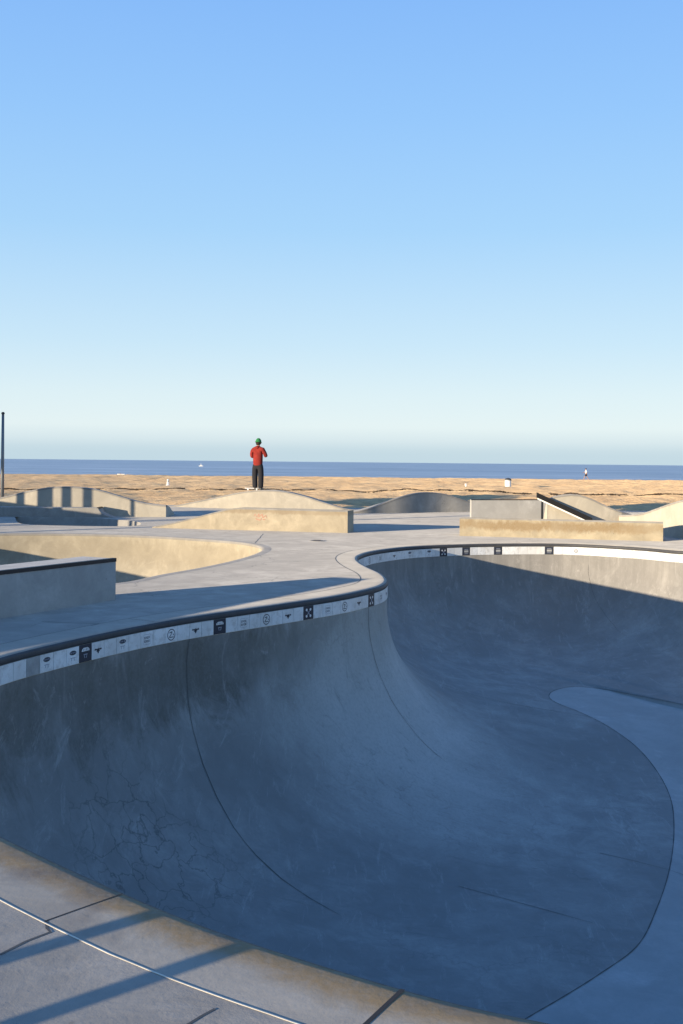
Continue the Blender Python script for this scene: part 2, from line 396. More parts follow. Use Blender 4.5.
def make_main():
    root = empty('skate_bowl', (3.5, 12, 0), 'large deep blue-grey concrete skate bowl with tiled rim filling the foreground', 'skate bowl')
    th = np.linspace(0, PI/2, 22)[1:]
    dv = list(RD*(1-np.cos(th))) + [2.65, 2.9, 3.15, 3.4]
    ex = .75*np.clip((16.5-LIP[:,1])/4.5, 0, 1) + 1.5*np.clip((LIP[:,0]-3.2)/3.5, 0, 1)*np.clip((LIP[:,1]-17)/2, 0, 1)
    def on_bowl(px, py):
        dx, dy = px-CX, py-CY; u = dx*math.cos(ROLL)+dy*math.sin(ROLL); v = -dx*math.sin(ROLL)+dy*math.cos(ROLL)
        for D in np.arange(6.0, 21, .04):
            q = np.array([[u/F*D, D]])
            if H - v/F*D <= zmain(q, dist_to(q, LIP))[0] and D > 7: return q[0]
        return q[0]
    seen = [(500,1044),(530,1026),(562,1006),(600,982),(637,953),(657,915),(670,872),(674,832),(670,800),(655,770),(634,746),(606,726),(577,711),(558,703),(549.5,697),(554,691.5),(575,688.5),(605,689),(640,697),(683,712)]
    pl = [tuple(on_bowl(*p)) for p in seen] + [(7.4,16.9),(8.0,14.6),(7.4,11.5),(6.4,8.6),(5.2,6.5),(3.9,5.7),(2.4,5.8),(1.3,6.6),(1.0,7.4)]
    POLY, _ = catmull(pl, True, .06)
    print('floor outline', [tuple(round(c,2) for c in p) for p in pl])
    g, k0 = bowl_grid(LIP, ((4.2, 7.2), (6.9, 16.2)), dv, zmain, 14, aim=3.2, poly=POLY)
    # lip rows above
    top = []
    for off, z in ((0.004, -.2435), (0.004, -VERT)):
        top.append(np.c_[LIP + NIN*off, np.full(nL, z)])
    g2 = np.concatenate([np.array(top), g]); kf = k0 + 2
    R = g2.shape[0]
    V = g2.reshape(-1, 3)
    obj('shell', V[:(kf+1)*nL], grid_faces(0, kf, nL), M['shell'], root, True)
    fl = g2[kf:].reshape(-1, 3); nr = R - kf
    f2 = grid_faces(0, nr-1, nL)
    obj('bowl_floor', fl, f2, M['floor'], root, True)
    # floor joint ring
    ring = g2[kf]; mb = MB(); vs = []
    for i in range(nL):
        p = ring[i]; t = ring[(i+1)%nL]-ring[i-1]; t = t/np.linalg.norm(t); nn = np.array([-t[1], t[0], 0])*(.003+.004*rng.rand())
        vs += [p+nn+[0,0,.004], p-nn+[0,0,.004]]
    mb.add(vs, [(2*i, 2*i+1, (2*i+3)%(2*nL), (2*i+2)%(2*nL)) for i in range(nL)])
    mb.build('floor_joint', M['crackw'], root)
    # construction seams running down the wall
    def seam(i, r0, r1, w, wob, mat='crack', drift=0.0, name='wall_joint'):
        P = []; j = 0.0
        for r in range(r0, min(r1, R-1)):
            j += (rng.rand()-.5)*wob + drift
            ii = int(math.floor(i+j)); fr = i+j-ii
            p = g2[r, ii%nL]*(1-fr) + g2[r, (ii+1)%nL]*fr
            q = g2[r, (ii+1)%nL] - g2[r, ii%nL]; dn = g2[min(r+1,R-1), ii%nL] - g2[r, ii%nL]
            nrm = np.cross(q, dn); nrm /= np.linalg.norm(nrm)+1e-9
            if nrm[2] < 0: nrm = -nrm
            if r < 3: nrm = np.array([*NIN[ii%nL], 0])
            q = q/np.linalg.norm(q)
            P.append((p + nrm*.005, q))
        mb = MB(); vs = []
        for k, (p, q) in enumerate(P):
            ww = w*(.6+.8*rng.rand())
            if k == len(P)-1: ww *= .3
            vs += [p+q*ww/2, p-q*ww/2]
        mb.add(vs, [(2*k, 2*k+1, 2*k+3, 2*k+2) for k in range(len(P)-1)])
        mb.build(name, M[mat], root)
    seam(lip_pt(193, 615.5), 0, 21, .009, .3, 'crackw', drift=.33)
    seam(lip_pt(368, 588.5), 0, 15, .006, .2, 'crackw')
    seam(lip_pt(362, 563), 12, kf+2, .008, .5, 'crackw')
    seam(lip_pt(590, 544), 2, 14, .006, .5, 'crackw')
    seam(lip_pt(340, 594.5), kf-2, kf+3, .006, .5, 'crackw', .1, 'floor_crack')
    seam(lip_pt(250, 607), kf-4, kf, .006, .5, 'crackw', .1, 'floor_crack')
    # dark coping nose under the deck edge (butts against the deck band)
    prof = [(-.004, -.012), (.010, -.016), (.018, -.030), (.018, -.060), (.012, -.072), (-.004, -.076)]
    V = np.array([np.c_[LIP + NIN*o, np.full(nL, z)] for o, z in prof]).reshape(-1, 3)
    obj('coping', V, grid_faces(0, len(prof)-1, nL), M['coping'], root, True)
    # band of pale concrete round the lip, rounded at the edge
    prof = [(-.37, .001), (-.27, .001), (-.12, .001), (-.05, .0), (-.022, -.003), (-.008, -.008), (-.004, -.0125)]
    V = []
    for o, z in prof:
        jit = np.zeros(nL)
        V.append(np.c_[LIP + NIN*(o), np.full(nL, z)+jit])
    bo = obj('lip_band', np.array(V).reshape(-1, 3), grid_faces(0, len(prof)-1, nL), M['band'], root, True)
    at1 = bo.data.attributes.new('across', 'FLOAT', 'POINT'); at1.data.foreach_set('value', np.repeat([1+o/.37 for o, z in prof], nL).astype(np.float32))
    nr_ = np.clip((5.9-LIP[:,1])/1.2, 0, 1)
    at2 = bo.data.attributes.new('near', 'FLOAT', 'POINT'); at2.data.foreach_set('value', np.tile(nr_, len(prof)).astype(np.float32))
    # grout wall behind tiles
    V = [np.c_[LIP + NIN*o, np.full(nL, z)] for o, z in ((-.004, -.076), (.003, -.078), (.003, -.2425), (-.0, -.244))]
    bandmb = MB(); bandmb.add(np.array(V).reshape(-1, 3), grid_faces(0, 3, nL), 1)
    # tiles, laid by arc length
    seg = np.r_[0, np.cumsum(np.linalg.norm(np.roll(LIP,-1,0)-LIP, axis=1))]; tot = seg[-1]
    def at(s):
        s = s % tot; i = int(np.searchsorted(seg, s, side='right')-1); i = min(i, nL-1); f = (s-seg[i])/(seg[i+1]-seg[i])
        p = LIP[i]*(1-f) + LIP[(i+1)%nL]*f; nn = NIN[i]*(1-f) + NIN[(i+1)%nL]*f; nn = nn/np.linalg.norm(nn)
        return p, nn
    TW = tot/round(tot/.186); NT_ = int(round(tot/TW)); HT = .160; zc = -.160
    # frame of a tile: u to the right as seen from inside the bowl, v up
    def frame(s):
        p, nn = at(s); r = np.array([nn[1], -nn[0], 0])*1.0
        # inward normal nn points at the viewer; right-hand = nn x up reversed
        up = np.array([0,0,1.]); rt = np.cross(up, np.array([nn[0], nn[1], 0]))
        return np.array([p[0], p[1], zc]), rt, up, np.array([nn[0], nn[1], 0])
    def strokes(mb, fr, polys, lift, mi):
        c, rt, up, nn = fr
        for poly in polys:
            vs = [c + rt*x + up*y + nn*lift for x, y in poly]; mb.add(vs, [tuple(range(len(vs)))], mi)
    def seg_poly(a, b, w):
        a = np.array(a, float); b = np.array(b, float); d = (b-a)/np.linalg.norm(b-a); n_ = np.array([-d[1], d[0]])*w/2
        return [a+n_, b+n_, b-n_, a-n_]
    def ringp(cx, cy, r, w, n_=20, a0=0, a1=2*PI, sx=1):
        out = []
        for k in range(n_):
            a = a0+(a1-a0)*k/n_; b = a0+(a1-a0)*(k+1)/n_
            out.append([(cx+sx*(r+w/2)*math.cos(a), cy+(r+w/2)*math.sin(a)), (cx+sx*(r+w/2)*math.cos(b), cy+(r+w/2)*math.sin(b)),
                        (cx+sx*(r-w/2)*math.cos(b), cy+(r-w/2)*math.sin(b)), (cx+sx*(r-w/2)*math.cos(a), cy+(r-w/2)*math.sin(a))])
        return out
    def disc(cx, cy, rx, ry, n_=14): return [(cx+rx*math.cos(2*PI*k/n_), cy+ry*math.sin(2*PI*k/n_)) for k in range(n_)]
    def tile_body(mb, fr, mi, w=None):
        c, rt, up, nn = fr; hw = (w or TW)/2-.0016; hh = HT/2; b = .003
        vs = []
        for off, ins in ((.003, 0), (.010, 0), (.012, b)):
            for x, y in ((-hw+ins, -hh+ins), (hw-ins, -hh+ins), (hw-ins, hh-ins), (-hw+ins, hh-ins)):
                vs.append(c + rt*x + up*y + nn*off)
        fs = [(8,9,10,11)] + [(a+k, a+(k+1)%4, a+4+(k+1)%4, a+4+k) for a in (0,4) for k in range(4)]
        mb.add(vs, fs, mi)
    def emblem(kind, s):
        fr = frame(s); mb = MB(); Lf = .0125
        if kind == 'circle':       # ring with an angular mark inside
            tile_body(mb, fr, 0)
            strokes(mb, fr, ringp(0,0,.056,.009), Lf, 1)
            strokes(mb, fr, [seg_poly((-.030,.022),(.012,.030),.009), seg_poly((.012,.030),(-.006,.002),.009), seg_poly((-.030,-.024),(-.006,.002),.009),
                             seg_poly((-.030,-.026),(.034,-.026),.008), seg_poly((.022,.010),(.040,-.010),.008)], Lf+.0006, 1)
        elif kind == 'bat':        # spread wings with a small body
            tile_body(mb, fr, 0)
            for sg in (-1, 1):
                strokes(mb, fr, [[(0,.010),(sg*.022,.020),(sg*.030,.006),(0,-.008)], [(sg*.022,.012),(sg*.044,.022),(sg*.056,.006),(sg*.034,.000)],
                                 [(sg*.006,-.004),(sg*.026,.000),(sg*.022,-.012),(sg*.004,-.014)]], Lf+.0003*(sg+1), 1)
            strokes(mb, fr, [disc(0,.004,.008,.022), [(-.012,-.012),(.012,-.012),(.006,-.030),(-.006,-.030)]], Lf+.0012, 1)
        elif kind == 'square':     # two lines of small letters in a thin frame
            tile_body(mb, fr, 0)
            strokes(mb, fr, [seg_poly((-.050,.050),(.050,.050),.003), seg_poly((.050,.0485),(.050,-.0485),.003), seg_poly((.050,-.050),(-.050,-.050),.003), seg_poly((-.050,-.0485),(-.050,.0485),.003)], Lf, 2)
            for row in (.018, -.018):
                for k in range(4):
                    x = -.032+k*.0213
                    strokes(mb, fr, [seg_poly((x-.006,row-.011),(x-.006,row+.011),.006), seg_poly((x-.0029,row+.008),(x+.008,row+.008),.005), seg_poly((x-.0029,row-.004 if k%2 else row-.009),(x+.008,row-.004 if k%2 else row-.009),.005)], Lf+.0004, 1)
        elif kind == 'dark':       # dark tile, pale lettered arc above pale lower mark
            tile_body(mb, fr, 1)
            strokes(mb, fr, [[(-.058,.020),(.058,.020),(.052,.040),(.030,.053),(-.030,.053),(-.052,.040)]], Lf, 0)
            for x in (-.034,-.012,.012,.034): strokes(mb, fr, [seg_poly((x,.025),(x,.043),.006)], Lf+.0006, 1)
            strokes(mb, fr, [seg_poly((-.028,-.010),(.028,-.010),.009), seg_poly((-.020,-.016),(-.010,-.044),.009), seg_poly((.020,-.016),(.010,-.044),.009)], Lf, 2)
        elif kind == 'cross':      # dark tile, pale crossed pattern
            tile_body(mb, fr, 1)
            for sx in (-1,1):
                for sy in (-1,1):
                    strokes(mb, fr, [disc(sx*.036, sy*.038, .017, .016)], Lf, 0)
            strokes(mb, fr, [seg_poly((-.022,-.024),(.022,.024),.012)], Lf+.0004, 2); strokes(mb, fr, [seg_poly((-.022,.024),(.022,-.024),.012)], Lf+.0009, 2)
        elif kind == 'oval':       # dark oval badge above a faint word mark
            tile_body(mb, fr, 0)
            strokes(mb, fr, [disc(0,.030,.050,.021)], Lf, 1)
            for x in (-.028,0,.028): strokes(mb, fr, [disc(x,.031,.008,.009,8)], Lf+.0006, 2)
            strokes(mb, fr, [seg_poly((-.036,-.016),(.036,-.016),.006), seg_poly((-.018,-.021),(-.018,-.044),.008), seg_poly((.018,-.021),(.018,-.044),.008)], Lf, 2)
        elif kind == 'grey': tile_body(mb, fr, 3)
        elif kind == 'badge':      # dark square frame with grey middle
            tile_body(mb, fr, 1)
            strokes(mb, fr, [[(-.050,-.020),(.050,-.020),(.050,.022),(-.050,.022)]], Lf, 3)
            strokes(mb, fr, [seg_poly((-.045,.044),(.045,.044),.010), seg_poly((-.045,-.046),(.045,-.046),.010)], Lf, 2)
        elif kind == 'disc':
            tile_body(mb, fr, 0); strokes(mb, fr, ringp(0,0,.034,.012), Lf, 1); strokes(mb, fr, [disc(0,0,.020,.020)], Lf, 2)
        o = mb.build('emblem_tile', [M['tile'], M['ink'], M['inkfade'], M['greytile']], band)
        lab = {'circle':'white tile with a ringed angular emblem','bat':'white tile with a small winged emblem','square':'white tile with two lines of tiny letters in a frame',
               'dark':'dark tile with a pale lettered arc','cross':'dark tile with a pale crossed pattern','oval':'white tile with a dark oval badge','grey':'worn plain grey tile',
               'badge':'dark framed tile with grey middle','disc':'white tile with a small dark ring'}[kind]
        o['label'] = lab
    def s_of(px, py): i = lip_pt(px, py); return seg[i]
    spots = []   # (tile index, kind)
    def idx(px, py): return int(round(s_of(px, py)/TW-.5))
    # the dark tile at x=212 anchors the left wall sequence. direction: towards the tip = towards larger x
    i0 = idx(212, 612.5); iR = idx(260, 606.2); stepd = 1 if ((iR-i0+NT_//2) % NT_ - NT_//2) > 0 else -1
    right = ['dark','square','circle','bat','cross','square','circle','bat','cross','square','bat']
    for k, kd in enumerate(right): spots.append(((i0+2*stepd*k) % NT_, kd))
    left = ['bat','circle','square','oval']
    spots.append(((i0-10*stepd) % NT_, 'bat'))
    for k, kd in enumerate(left): spots.append(((i0-2*stepd*(k+1)) % NT_, kd))
    spots.append(((i0-11*stepd) % NT_, 'dark')); spots.append(((i0-12*stepd) % NT_, 'oval')); spots.append(((i0-14*stepd) % NT_, 'oval')); spots.append(((i0-15*stepd) % NT_, 'grey'))
    spots.append(((i0-18*stepd) % NT_, 'square')); spots.append(((i0-20*stepd) % NT_, 'circle')); spots.append(((i0-22*stepd) % NT_, 'dark'))
    for (px, py, kd) in ((368,552,'circle'),(382,549.3,'square'),(394,547.8,'bat'),(408,546.3,'oval'),(428,545,'oval'),(440,544.4,'cross'),(466,543.6,'badge'),(501.5,543,'badge'),(548,543,'badge'),(572,543.3,'disc')):
        spots.append((idx(px, py), kd))
    spots = {i: kd for i, kd in reversed(spots)}
    for i in range(NT_):
        if i not in spots: tile_body(bandmb, frame((i+.5)*TW), 0)
    band = bandmb.build('tile_band', [M['tile'], M['grout']], root)
    for i, kd in spots.items(): emblem(kd, (i+.5)*TW)
    # pale joint filler behind the band on the near side, dark joint elsewhere
    out = LIP - NIN*.37
    ia, ib = lip_pt(0, 838), lip_pt(560, 1024)
    if ib < ia: ia, ib = ib, ia
    if (ib-ia) > nL/2: rngs = list(range(ib, nL)) + list(range(0, ia+1))
    else: rngs = list(range(ia-12, ib+20))
    pal = [(out[i%nL][0], out[i%nL][1], .0075+.002*0) for i in rngs]
    mbj = MB(); mbj.tube([(x+rng.normal()*.001, y+rng.normal()*.001, .005) for x, y, z in pal], .0042, 8); mbj.v = [(x, y, .0018+(z-.005)*.24) for x, y, z in mbj.v]; mbj.build('pale_joint', M['caulk'], root, True)
    rest = [i for i in range(rngs[-1], rngs[0]+nL)]
    ribbon([(out[i%nL][0], out[i%nL][1], .0025) for i in rest], .009).build('dark_joint', M['crackw'], root)
    # joints across the band
    for px, py in ((113,893),(402,1002),(150,622),(300,600),(520,543),(385,578)):
        i = lip_pt(px, py); a = LIP[i]-NIN[i]*.37; b = LIP[i]-NIN[i]*.02
        w = .016 if px == 402 else .008
        ribbon([(a[0],a[1],.0025),((a[0]+b[0])/2,(a[1]+b[1])/2,.0025),(b[0],b[1],.0022)], w).build('band_joint', M['crack'], root)
    return root
make_main()
BAND_OUT = LIP - NIN*.365

# ---- side bowl on the left
p2 = [G(*p) for p in ((115,583),(160,574.5),(205,566.5),(240,558.5),(258,552.5),(262.5,548.5),(256,545),(238,542),(200,539),(150,536),(100,534.3),(50,533.5),(0,533.5))]
p2 += [(-9.1,23.6),(-9.7,21.6),(-9.4,18.6),(-8.2,16.2),(-6.4,14.6),(-4.4,13.9)]
LIP2, _ = catmull(p2, True, .2)
if area(LIP2) < 0: LIP2 = LIP2[::-1].copy()
N2, _t = ccw_normals(LIP2)
def z2(X, D):
    q = np.clip(D/1.7, 0, 1); return -.22 - 1.35*np.sqrt(np.clip(1-(1-q)**2, 0, 1))
root2 = empty('skate_bowl', (-6.5, 19.5, 0), 'smaller shallower skate bowl behind the grey block at left, its far wall sunlit cream', 'skate bowl')
th = np.linspace(0, PI/2, 14)[1:]
g, k0 = bowl_grid(LIP2, ((-4.6, 19.2), (-7.2, 19.4)), list(1.7*(1-np.cos(th))), z2, 6, .6, 30)
n2 = len(LIP2)
gg = np.concatenate([np.array([np.c_[LIP2+N2*.002, np.full(n2, -.05)], np.c_[LIP2+N2*.003, np.full(n2, -.22)]]), g])
obj('shell', gg.reshape(-1,3), grid_faces(0, gg.shape[0]-1, n2), M['shell2'], root2, True)
prof = [(-.16, .001), (-.05, .002), (0, -.004), (.006, -.02), (.006, -.045), (.0, -.052)]
obj('coping', np.array([np.c_[LIP2+N2*o, np.full(n2, z)] for o, z in prof]).reshape(-1,3), grid_faces(0, len(prof)-1, n2), M['captop'], root2, True)

# ---- shallow sunken basin in front of the far-left platform
p3 = [G(0,514.5),G(26,524.2),G(60,525.5),G(105,526.2),G(132,526),G(141,523.7),G(133,521),G(116,519.7),(-7.1,31.25),(-9,31.3),(-11.5,31.3),(-13,30.6),(-12.2,30.2)]
LIP3, _ = catmull(p3, True, .25)
if area(LIP3) < 0: LIP3 = LIP3[::-1].copy()
N3, _t = ccw_normals(LIP3); n3 = len(LIP3)
def z3(X, D):
    q = np.clip(D/.9, 0, 1); return -.05 - .85*np.sqrt(np.clip(1-(1-q)**2, 0, 1))
root3 = empty('sunken_basin', (-7.5, 29.5, 0), 'small shaded sunken basin of concrete in front of the low platform at far left', 'skate basin')
g, k0 = bowl_grid(LIP3, ((-6.6, 29.4), (-9.5, 30.3)), list(.9*(1-np.cos(np.linspace(0,PI/2,8)[1:]))), z3, 4, .3, 10)
gg = np.concatenate([np.array([np.c_[LIP3, np.full(n3, .0)], np.c_[LIP3+N3*.01, np.full(n3, -.05)]]), g])
obj('shell', gg.reshape(-1,3), grid_faces(0, gg.shape[0]-1, n3), M['greywave'], root3, True)

# ------------------------------------------------------------------ setting
def sheet_with_holes(name, outer, holes, z, mat):
    bm = bmesh.new(); edges = []
    for loop in [outer] + holes:
        vs = [bm.verts.new((p[0], p[1], z)) for p in loop]
        for a, b in zip(vs, vs[1:]+vs[:1]): edges.append(bm.edges.new((a, b)))
    bmesh.ops.triangle_fill(bm, use_beauty=True, edges=edges, normal=(0,0,1))
    bmesh.ops.recalc_face_normals(bm, faces=bm.faces)
    for f in bm.faces:
        if f.normal.z < 0: f.normal_flip()
    me = bpy.data.meshes.new(name); bm.to_mesh(me); bm.free(); me.materials.append(mat)
    o = bpy.data.objects.new(name, me); C.objects.link(o); return o
outer = [(-70,-30),(70,-30),(70,38.8),(40,39.2),(20,39.5),(8,39.6),(0,39.7),(-8,39.6),(-20,39.3),(-70,39)]
deck = sheet_with_holes('pavement', outer, [BAND_OUT[::2].tolist(), (LIP2-N2*.155).tolist(), LIP3.tolist()], 0.0, M['deck'])
tag(deck, 'pale grey concrete skatepark deck with worn patches and joints', None, None, 'structure')
# saw-cut joints in the deck
def joint(name, pl, w, mat='crackw'):
    P = []
    for a, b in zip(pl, pl[1:]):
        k = max(2, int(math.dist(a, b)/.35))
        for i in range(k): P.append((a[0]+(b[0]-a[0])*i/k+rng.normal()*.008, a[1]+(b[1]-a[1])*i/k+rng.normal()*.008, .0015))
    P.append((*pl[-1], .0015))
    return ribbon(P, w)
jm = MB()
def addj(pl, w): 
    r = joint('', pl, w); jm.add(r.v, r.f)
ib = lip_pt(113,893); a = BAND_OUT[ib]
addj([tuple(a), G(50,933), G(0,955)], .012)
addj([G(215,1010), G(190,1024), (-.9,2.6)], .010)
addj([G(40,622), G(100,624), tuple(BAND_OUT[lip_pt(118,628)])], .014)
addj([G(262,549), G(345,553)], .012)
addj([G(255,543), G(263,533.8)], .010)
addj([G(350,519), G(459,519.5)], .02); addj([G(348,536),G(459,538)], .015)
jo = jm.build('paving_joints', M['crackw']); tag(jo, 'thin dark joints cut into the pale concrete deck', None, None, 'structure')

# sand
def hnoise(x, y):
    v = 0
    for (a, b, c, w) in HN: v = v + w*np.sin(a*x+b*y+c)
    return v
HN = []
for k in range(26):
    ang = rng.rand()*2*PI; fr = .25*1.16**k; HN.append((fr*math.cos(ang), fr*math.sin(ang), rng.rand()*6.28, .030/(1+k*.10)))
ys = np.concatenate([np.linspace(39.0, 75, 130), np.linspace(75.5, 185, 160), np.linspace(188, 260, 20)])
xs = np.concatenate([np.linspace(-600, -75, 14), np.linspace(-70, 70, 360), np.linspace(75, 600, 14)])
XX, YY = np.meshgrid(xs, ys)
base = -.10 - .64*np.clip((YY-45)/128, 0, 1) + 0.10*np.exp(-((YY-42.5)/2.2)**2)
base = base - .06*np.clip((40.5-YY)/1.5, 0, 1)
amp = np.clip((YY-39.8)/1.5, .15, 1)*np.clip((200-YY)/40, .2, 1)
base = base + hnoise(XX, YY)*amp + rng.normal(size=XX.shape)*.014*amp
base = base + .10*np.exp(-((YY-68-1.5*np.sin(XX*.05)-.8*np.sin(XX*.17))/.7)**2)
base = base - np.clip((YY-174)/20, 0, 1)**1.2*2.6 - np.clip((YY-194)/60, 0, 1)*3
Vv = np.dstack([XX, YY, base]).reshape(-1, 3); nc = len(xs)
Ff = [(r*nc+i, r*nc+i+1, (r+1)*nc+i+1, (r+1)*nc+i) for r in range(len(ys)-1) for i in range(nc-1)]
# strips round the other sides of the park
mbs = MB(); mbs.add(Vv, Ff)
for x0, x1, y0, y1 in ((-600,-69.9,-600,39.0),(69.9,600,-600,39.0),(-69.9,69.9,-600,-29.9)):
    mbs.add([(x0,y0,-.05),(x1,y0,-.05),(x1,y1,-.05),(x0,y1,-.05)], [(0,1,2,3)])
sd = mbs.build('beach_sand', M['sand'], None, True); tag(sd, 'wide golden beach sand churned by footprints between the park and the sea', None, None, 'structure')
mb = MB(); mb.add([(-40000,176,-3.0),(40000,176,-3.0),(40000,60000,-3.0),(-40000,60000,-3.0)], [(0,1,2,3)])
tag(mb.build('sea', M['sea']), 'calm blue ocean reaching the horizon', None, None, 'structure')
# kelp wrack line
mb = MB(); tuft = [(0,0)]
def hz(x, y):
    return float(-.10 - .64*min(max((y-45)/128,0),1) + hnoise(np.array(x), np.array(y)))
for k in range(11000):
    x = -26 + 62*rng.rand(); y = 68 + 1.5*math.sin(x*.05) + .8*math.sin(x*.17) + rng.normal()*.18 - .05*abs(x+10)*.2
    if math.sin(x*.9)+math.sin(x*2.3+1)+math.sin(x*.31) < -2.1+1.2*rng.rand(): continue
    z = hz(x, y)+.10*math.exp(-((y-68-1.5*math.sin(x*.05)-.8*math.sin(x*.17))/.7)**2); r = .02+.05*rng.rand(); h = .012+.035*rng.rand(); a0 = rng.rand()*6
    vs = [(x+r*2.0*math.cos(a0+t), y+r*math.sin(a0+t), z-.01) for t in (0,1.57,3.14,4.71)] + [(x+rng.normal()*.03, y, z+h)]
    mb.add(vs, [(0,1,4),(1,2,4),(2,3,4),(3,0,4)])
tag(mb.build('kelp_line', M['kelp']), 'thin dark line of dry kelp strewn along the beach', 'seaweed', None, 'stuff')

# ------------------------------------------------------------------ ledges and wave walls
def rounded_block(path, height, width, mat_face, parent, name='body', r=.02, side=1):
    """block following path (front bottom line); depth goes to the back (left-hand normal * side)"""
    P, _ = catmull([(*p, 0) for p in path], False, .25) if len(path) > 2 else (np.array([np.array([*path[0],0])*(1-t)+np.array([*path[1],0])*t for t in np.linspace(0,1,30)]), 0)
    n = len(P); hs = height(np.linspace(0,1,n)) if callable(height) else np.full(n, height)
    t = np.gradient(P[:, :2], axis=0); t /= np.linalg.norm(t, axis=1)[:, None]; nb = np.stack([-t[:,1], t[:,0]], 1)*side
    rows = []
    for o, f in ((0, 0), (0, 1), (.3, 2), (1, 3), (width, 4), (width+r, 5), (width+r, 6)):
        for_z = {0:np.zeros(n)-.02, 1:hs-r, 2:hs-r*.3, 3:hs, 4:hs, 5:hs-r, 6:np.zeros(n)-.02}[f]
        oo = {0:0, 1:0, 2:r*.3, 3:r, 4:width, 5:width+r, 6:width+r}[f]
        rows.append(np.c_[P[:, :2]+nb*oo, for_z])
    V = np.array(rows).reshape(-1,3); R = len(rows)
    Fc = [(k*n+i, k*n+i+1, (k+1)*n+i+1, (k+1)*n+i) for k in range(R-1) for i in range(n-1)]
    Fc += [tuple(k*n for k in range(R)), tuple(k*n+n-1 for k in range(R))[::-1]]
    return obj(name, V, Fc, mat_face, parent)
# near-left grey ledge (own shade side towards the camera)
dirB = np.array([.47, .883]); pB = np.array(G(115.5, 600)); qB = pB - dirB*7.5; nbB = np.array([-dirB[1], dirB[0]])
rB = empty('concrete_ledge', (*qB, 0), 'grey concrete ledge with black steel edge at left between the two bowls', 'ledge')
hB = .495
rounded_block([tuple(qB), tuple(pB)], hB-.006, .50, M['greyledge'], rB, 'block')
mb = MB()
for o in (-.004,):
    a = qB; b = pB
    vs = []
    for p in (a, b + dirB*.004):
        for (oo, zz) in ((-.006, hB-.042), (-.006, hB), (.055, hB), (.055, hB-.012), (.006, hB-.012), (.006, hB-.042)):
            vs.append((p[0]+nbB[0]*oo, p[1]+nbB[1]*oo, zz))
    mb.add(vs, [(i, (i+1)%6, 6+(i+1)%6, 6+i) for i in range(6)] + [tuple(range(6))[::-1], tuple(range(6,12))])
mb.build('steel_edge', M['steel'], rB)

# long cream ledge with a sloping left end (graffiti)
a = np.array(G(152, 527.8)); b = np.array(G(347.5, 533)); 
def hL1(t): return np.interp(t, [0, .12, .40, .44, 1], [.02, .14, .50, .525, .515])
r1 = empty('concrete_ledge', (*a, 0), 'long cream concrete ledge with sloping left end and faint red graffiti below the standing person', 'ledge')
rounded_block([tuple(a), tuple(b)], hL1, .55, M['ledge'], r1, 'block')
d1 = (b-a)/np.linalg.norm(b-a); n1 = np.array([-d1[1], d1[0]])
vs = []; ts = np.linspace(0.02, 1, 40); hh = hL1(ts)
for t, h in zip(ts, hh):
    p = a+(b-a)*t
    for oo, dz in ((-.004, -.030), (-.004, .004), (.05, .004), (.05, -.030)): vs.append((p[0]+n1[0]*oo, p[1]+n1[1]*oo, h+dz))
fs = [(4*i+k, 4*i+(k+1)%4, 4*i+4+(k+1)%4, 4*i+4+k) for i in range(39) for k in range(4)] + [(0,1,2,3),(156,157,158,159)]
obj('steel_edge', vs, fs, M['captop'], r1)
mb = MB()   # faint scrawl
sc = [(0,.30,.05,.36),(.05,.36,.10,.28),(.10,.28,.16,.37),(.17,.37,.17,.27),(.20,.30,.28,.36),(.28,.36,.30,.26),(.31,.27,.40,.33),(.06,.24,.20,.20),(.20,.20,.26,.25),(.30,.22,.38,.22),(.40,.33,.44,.25)]
c0 = a+(b-a)*((262-152)/195.5)-d1*.15
for k_, (x0, z0, x1, z1) in enumerate(sc):
    A = np.array([*(c0+d1*x0*.75), z0*.9+.07]); B = np.array([*(c0+d1*x1*.75), z1*.9+.07]); off = np.array([*(-n1*(.003+.0006*k_)), 0]); w = np.array([0,0,.013]) if abs(x1-x0) > .03 else np.array([*(d1*.013), 0])
    mb.add([A+off-w, B+off-w, B+off+w, A+off+w], [(0,1,2,3)])
mb.build('graffiti_scrawl', M['graffiti'], r1)

# long ledge at right
a = np.array(G(459.5, 535.8)); b = np.array(G(663, 541.4))
r2 = empty('concrete_ledge', (*a, 0), 'long cream and brown stained concrete ledge just behind the far rim of the large bowl', 'ledge')
rounded_block([tuple(a), tuple(b)], .405, .42, M['brownledge'], r2, 'block')
d2 = (b-a)/np.linalg.norm(b-a); n22 = np.array([-d2[1], d2[0]])
mb = MB(); vs = []
for p in (a, b):
    for oo, zz in ((-.004,.385),(-.004,.412),(.05,.412),(.05,.385)): vs.append((p[0]+n22[0]*oo, p[1]+n22[1]*oo, zz))
mb.add(vs, [(i,(i+1)%4,4+(i+1)%4,4+i) for i in range(4)]+[(0,1,2,3),(4,5,6,7)])
mb.build('steel_edge', M['captop'], r2)

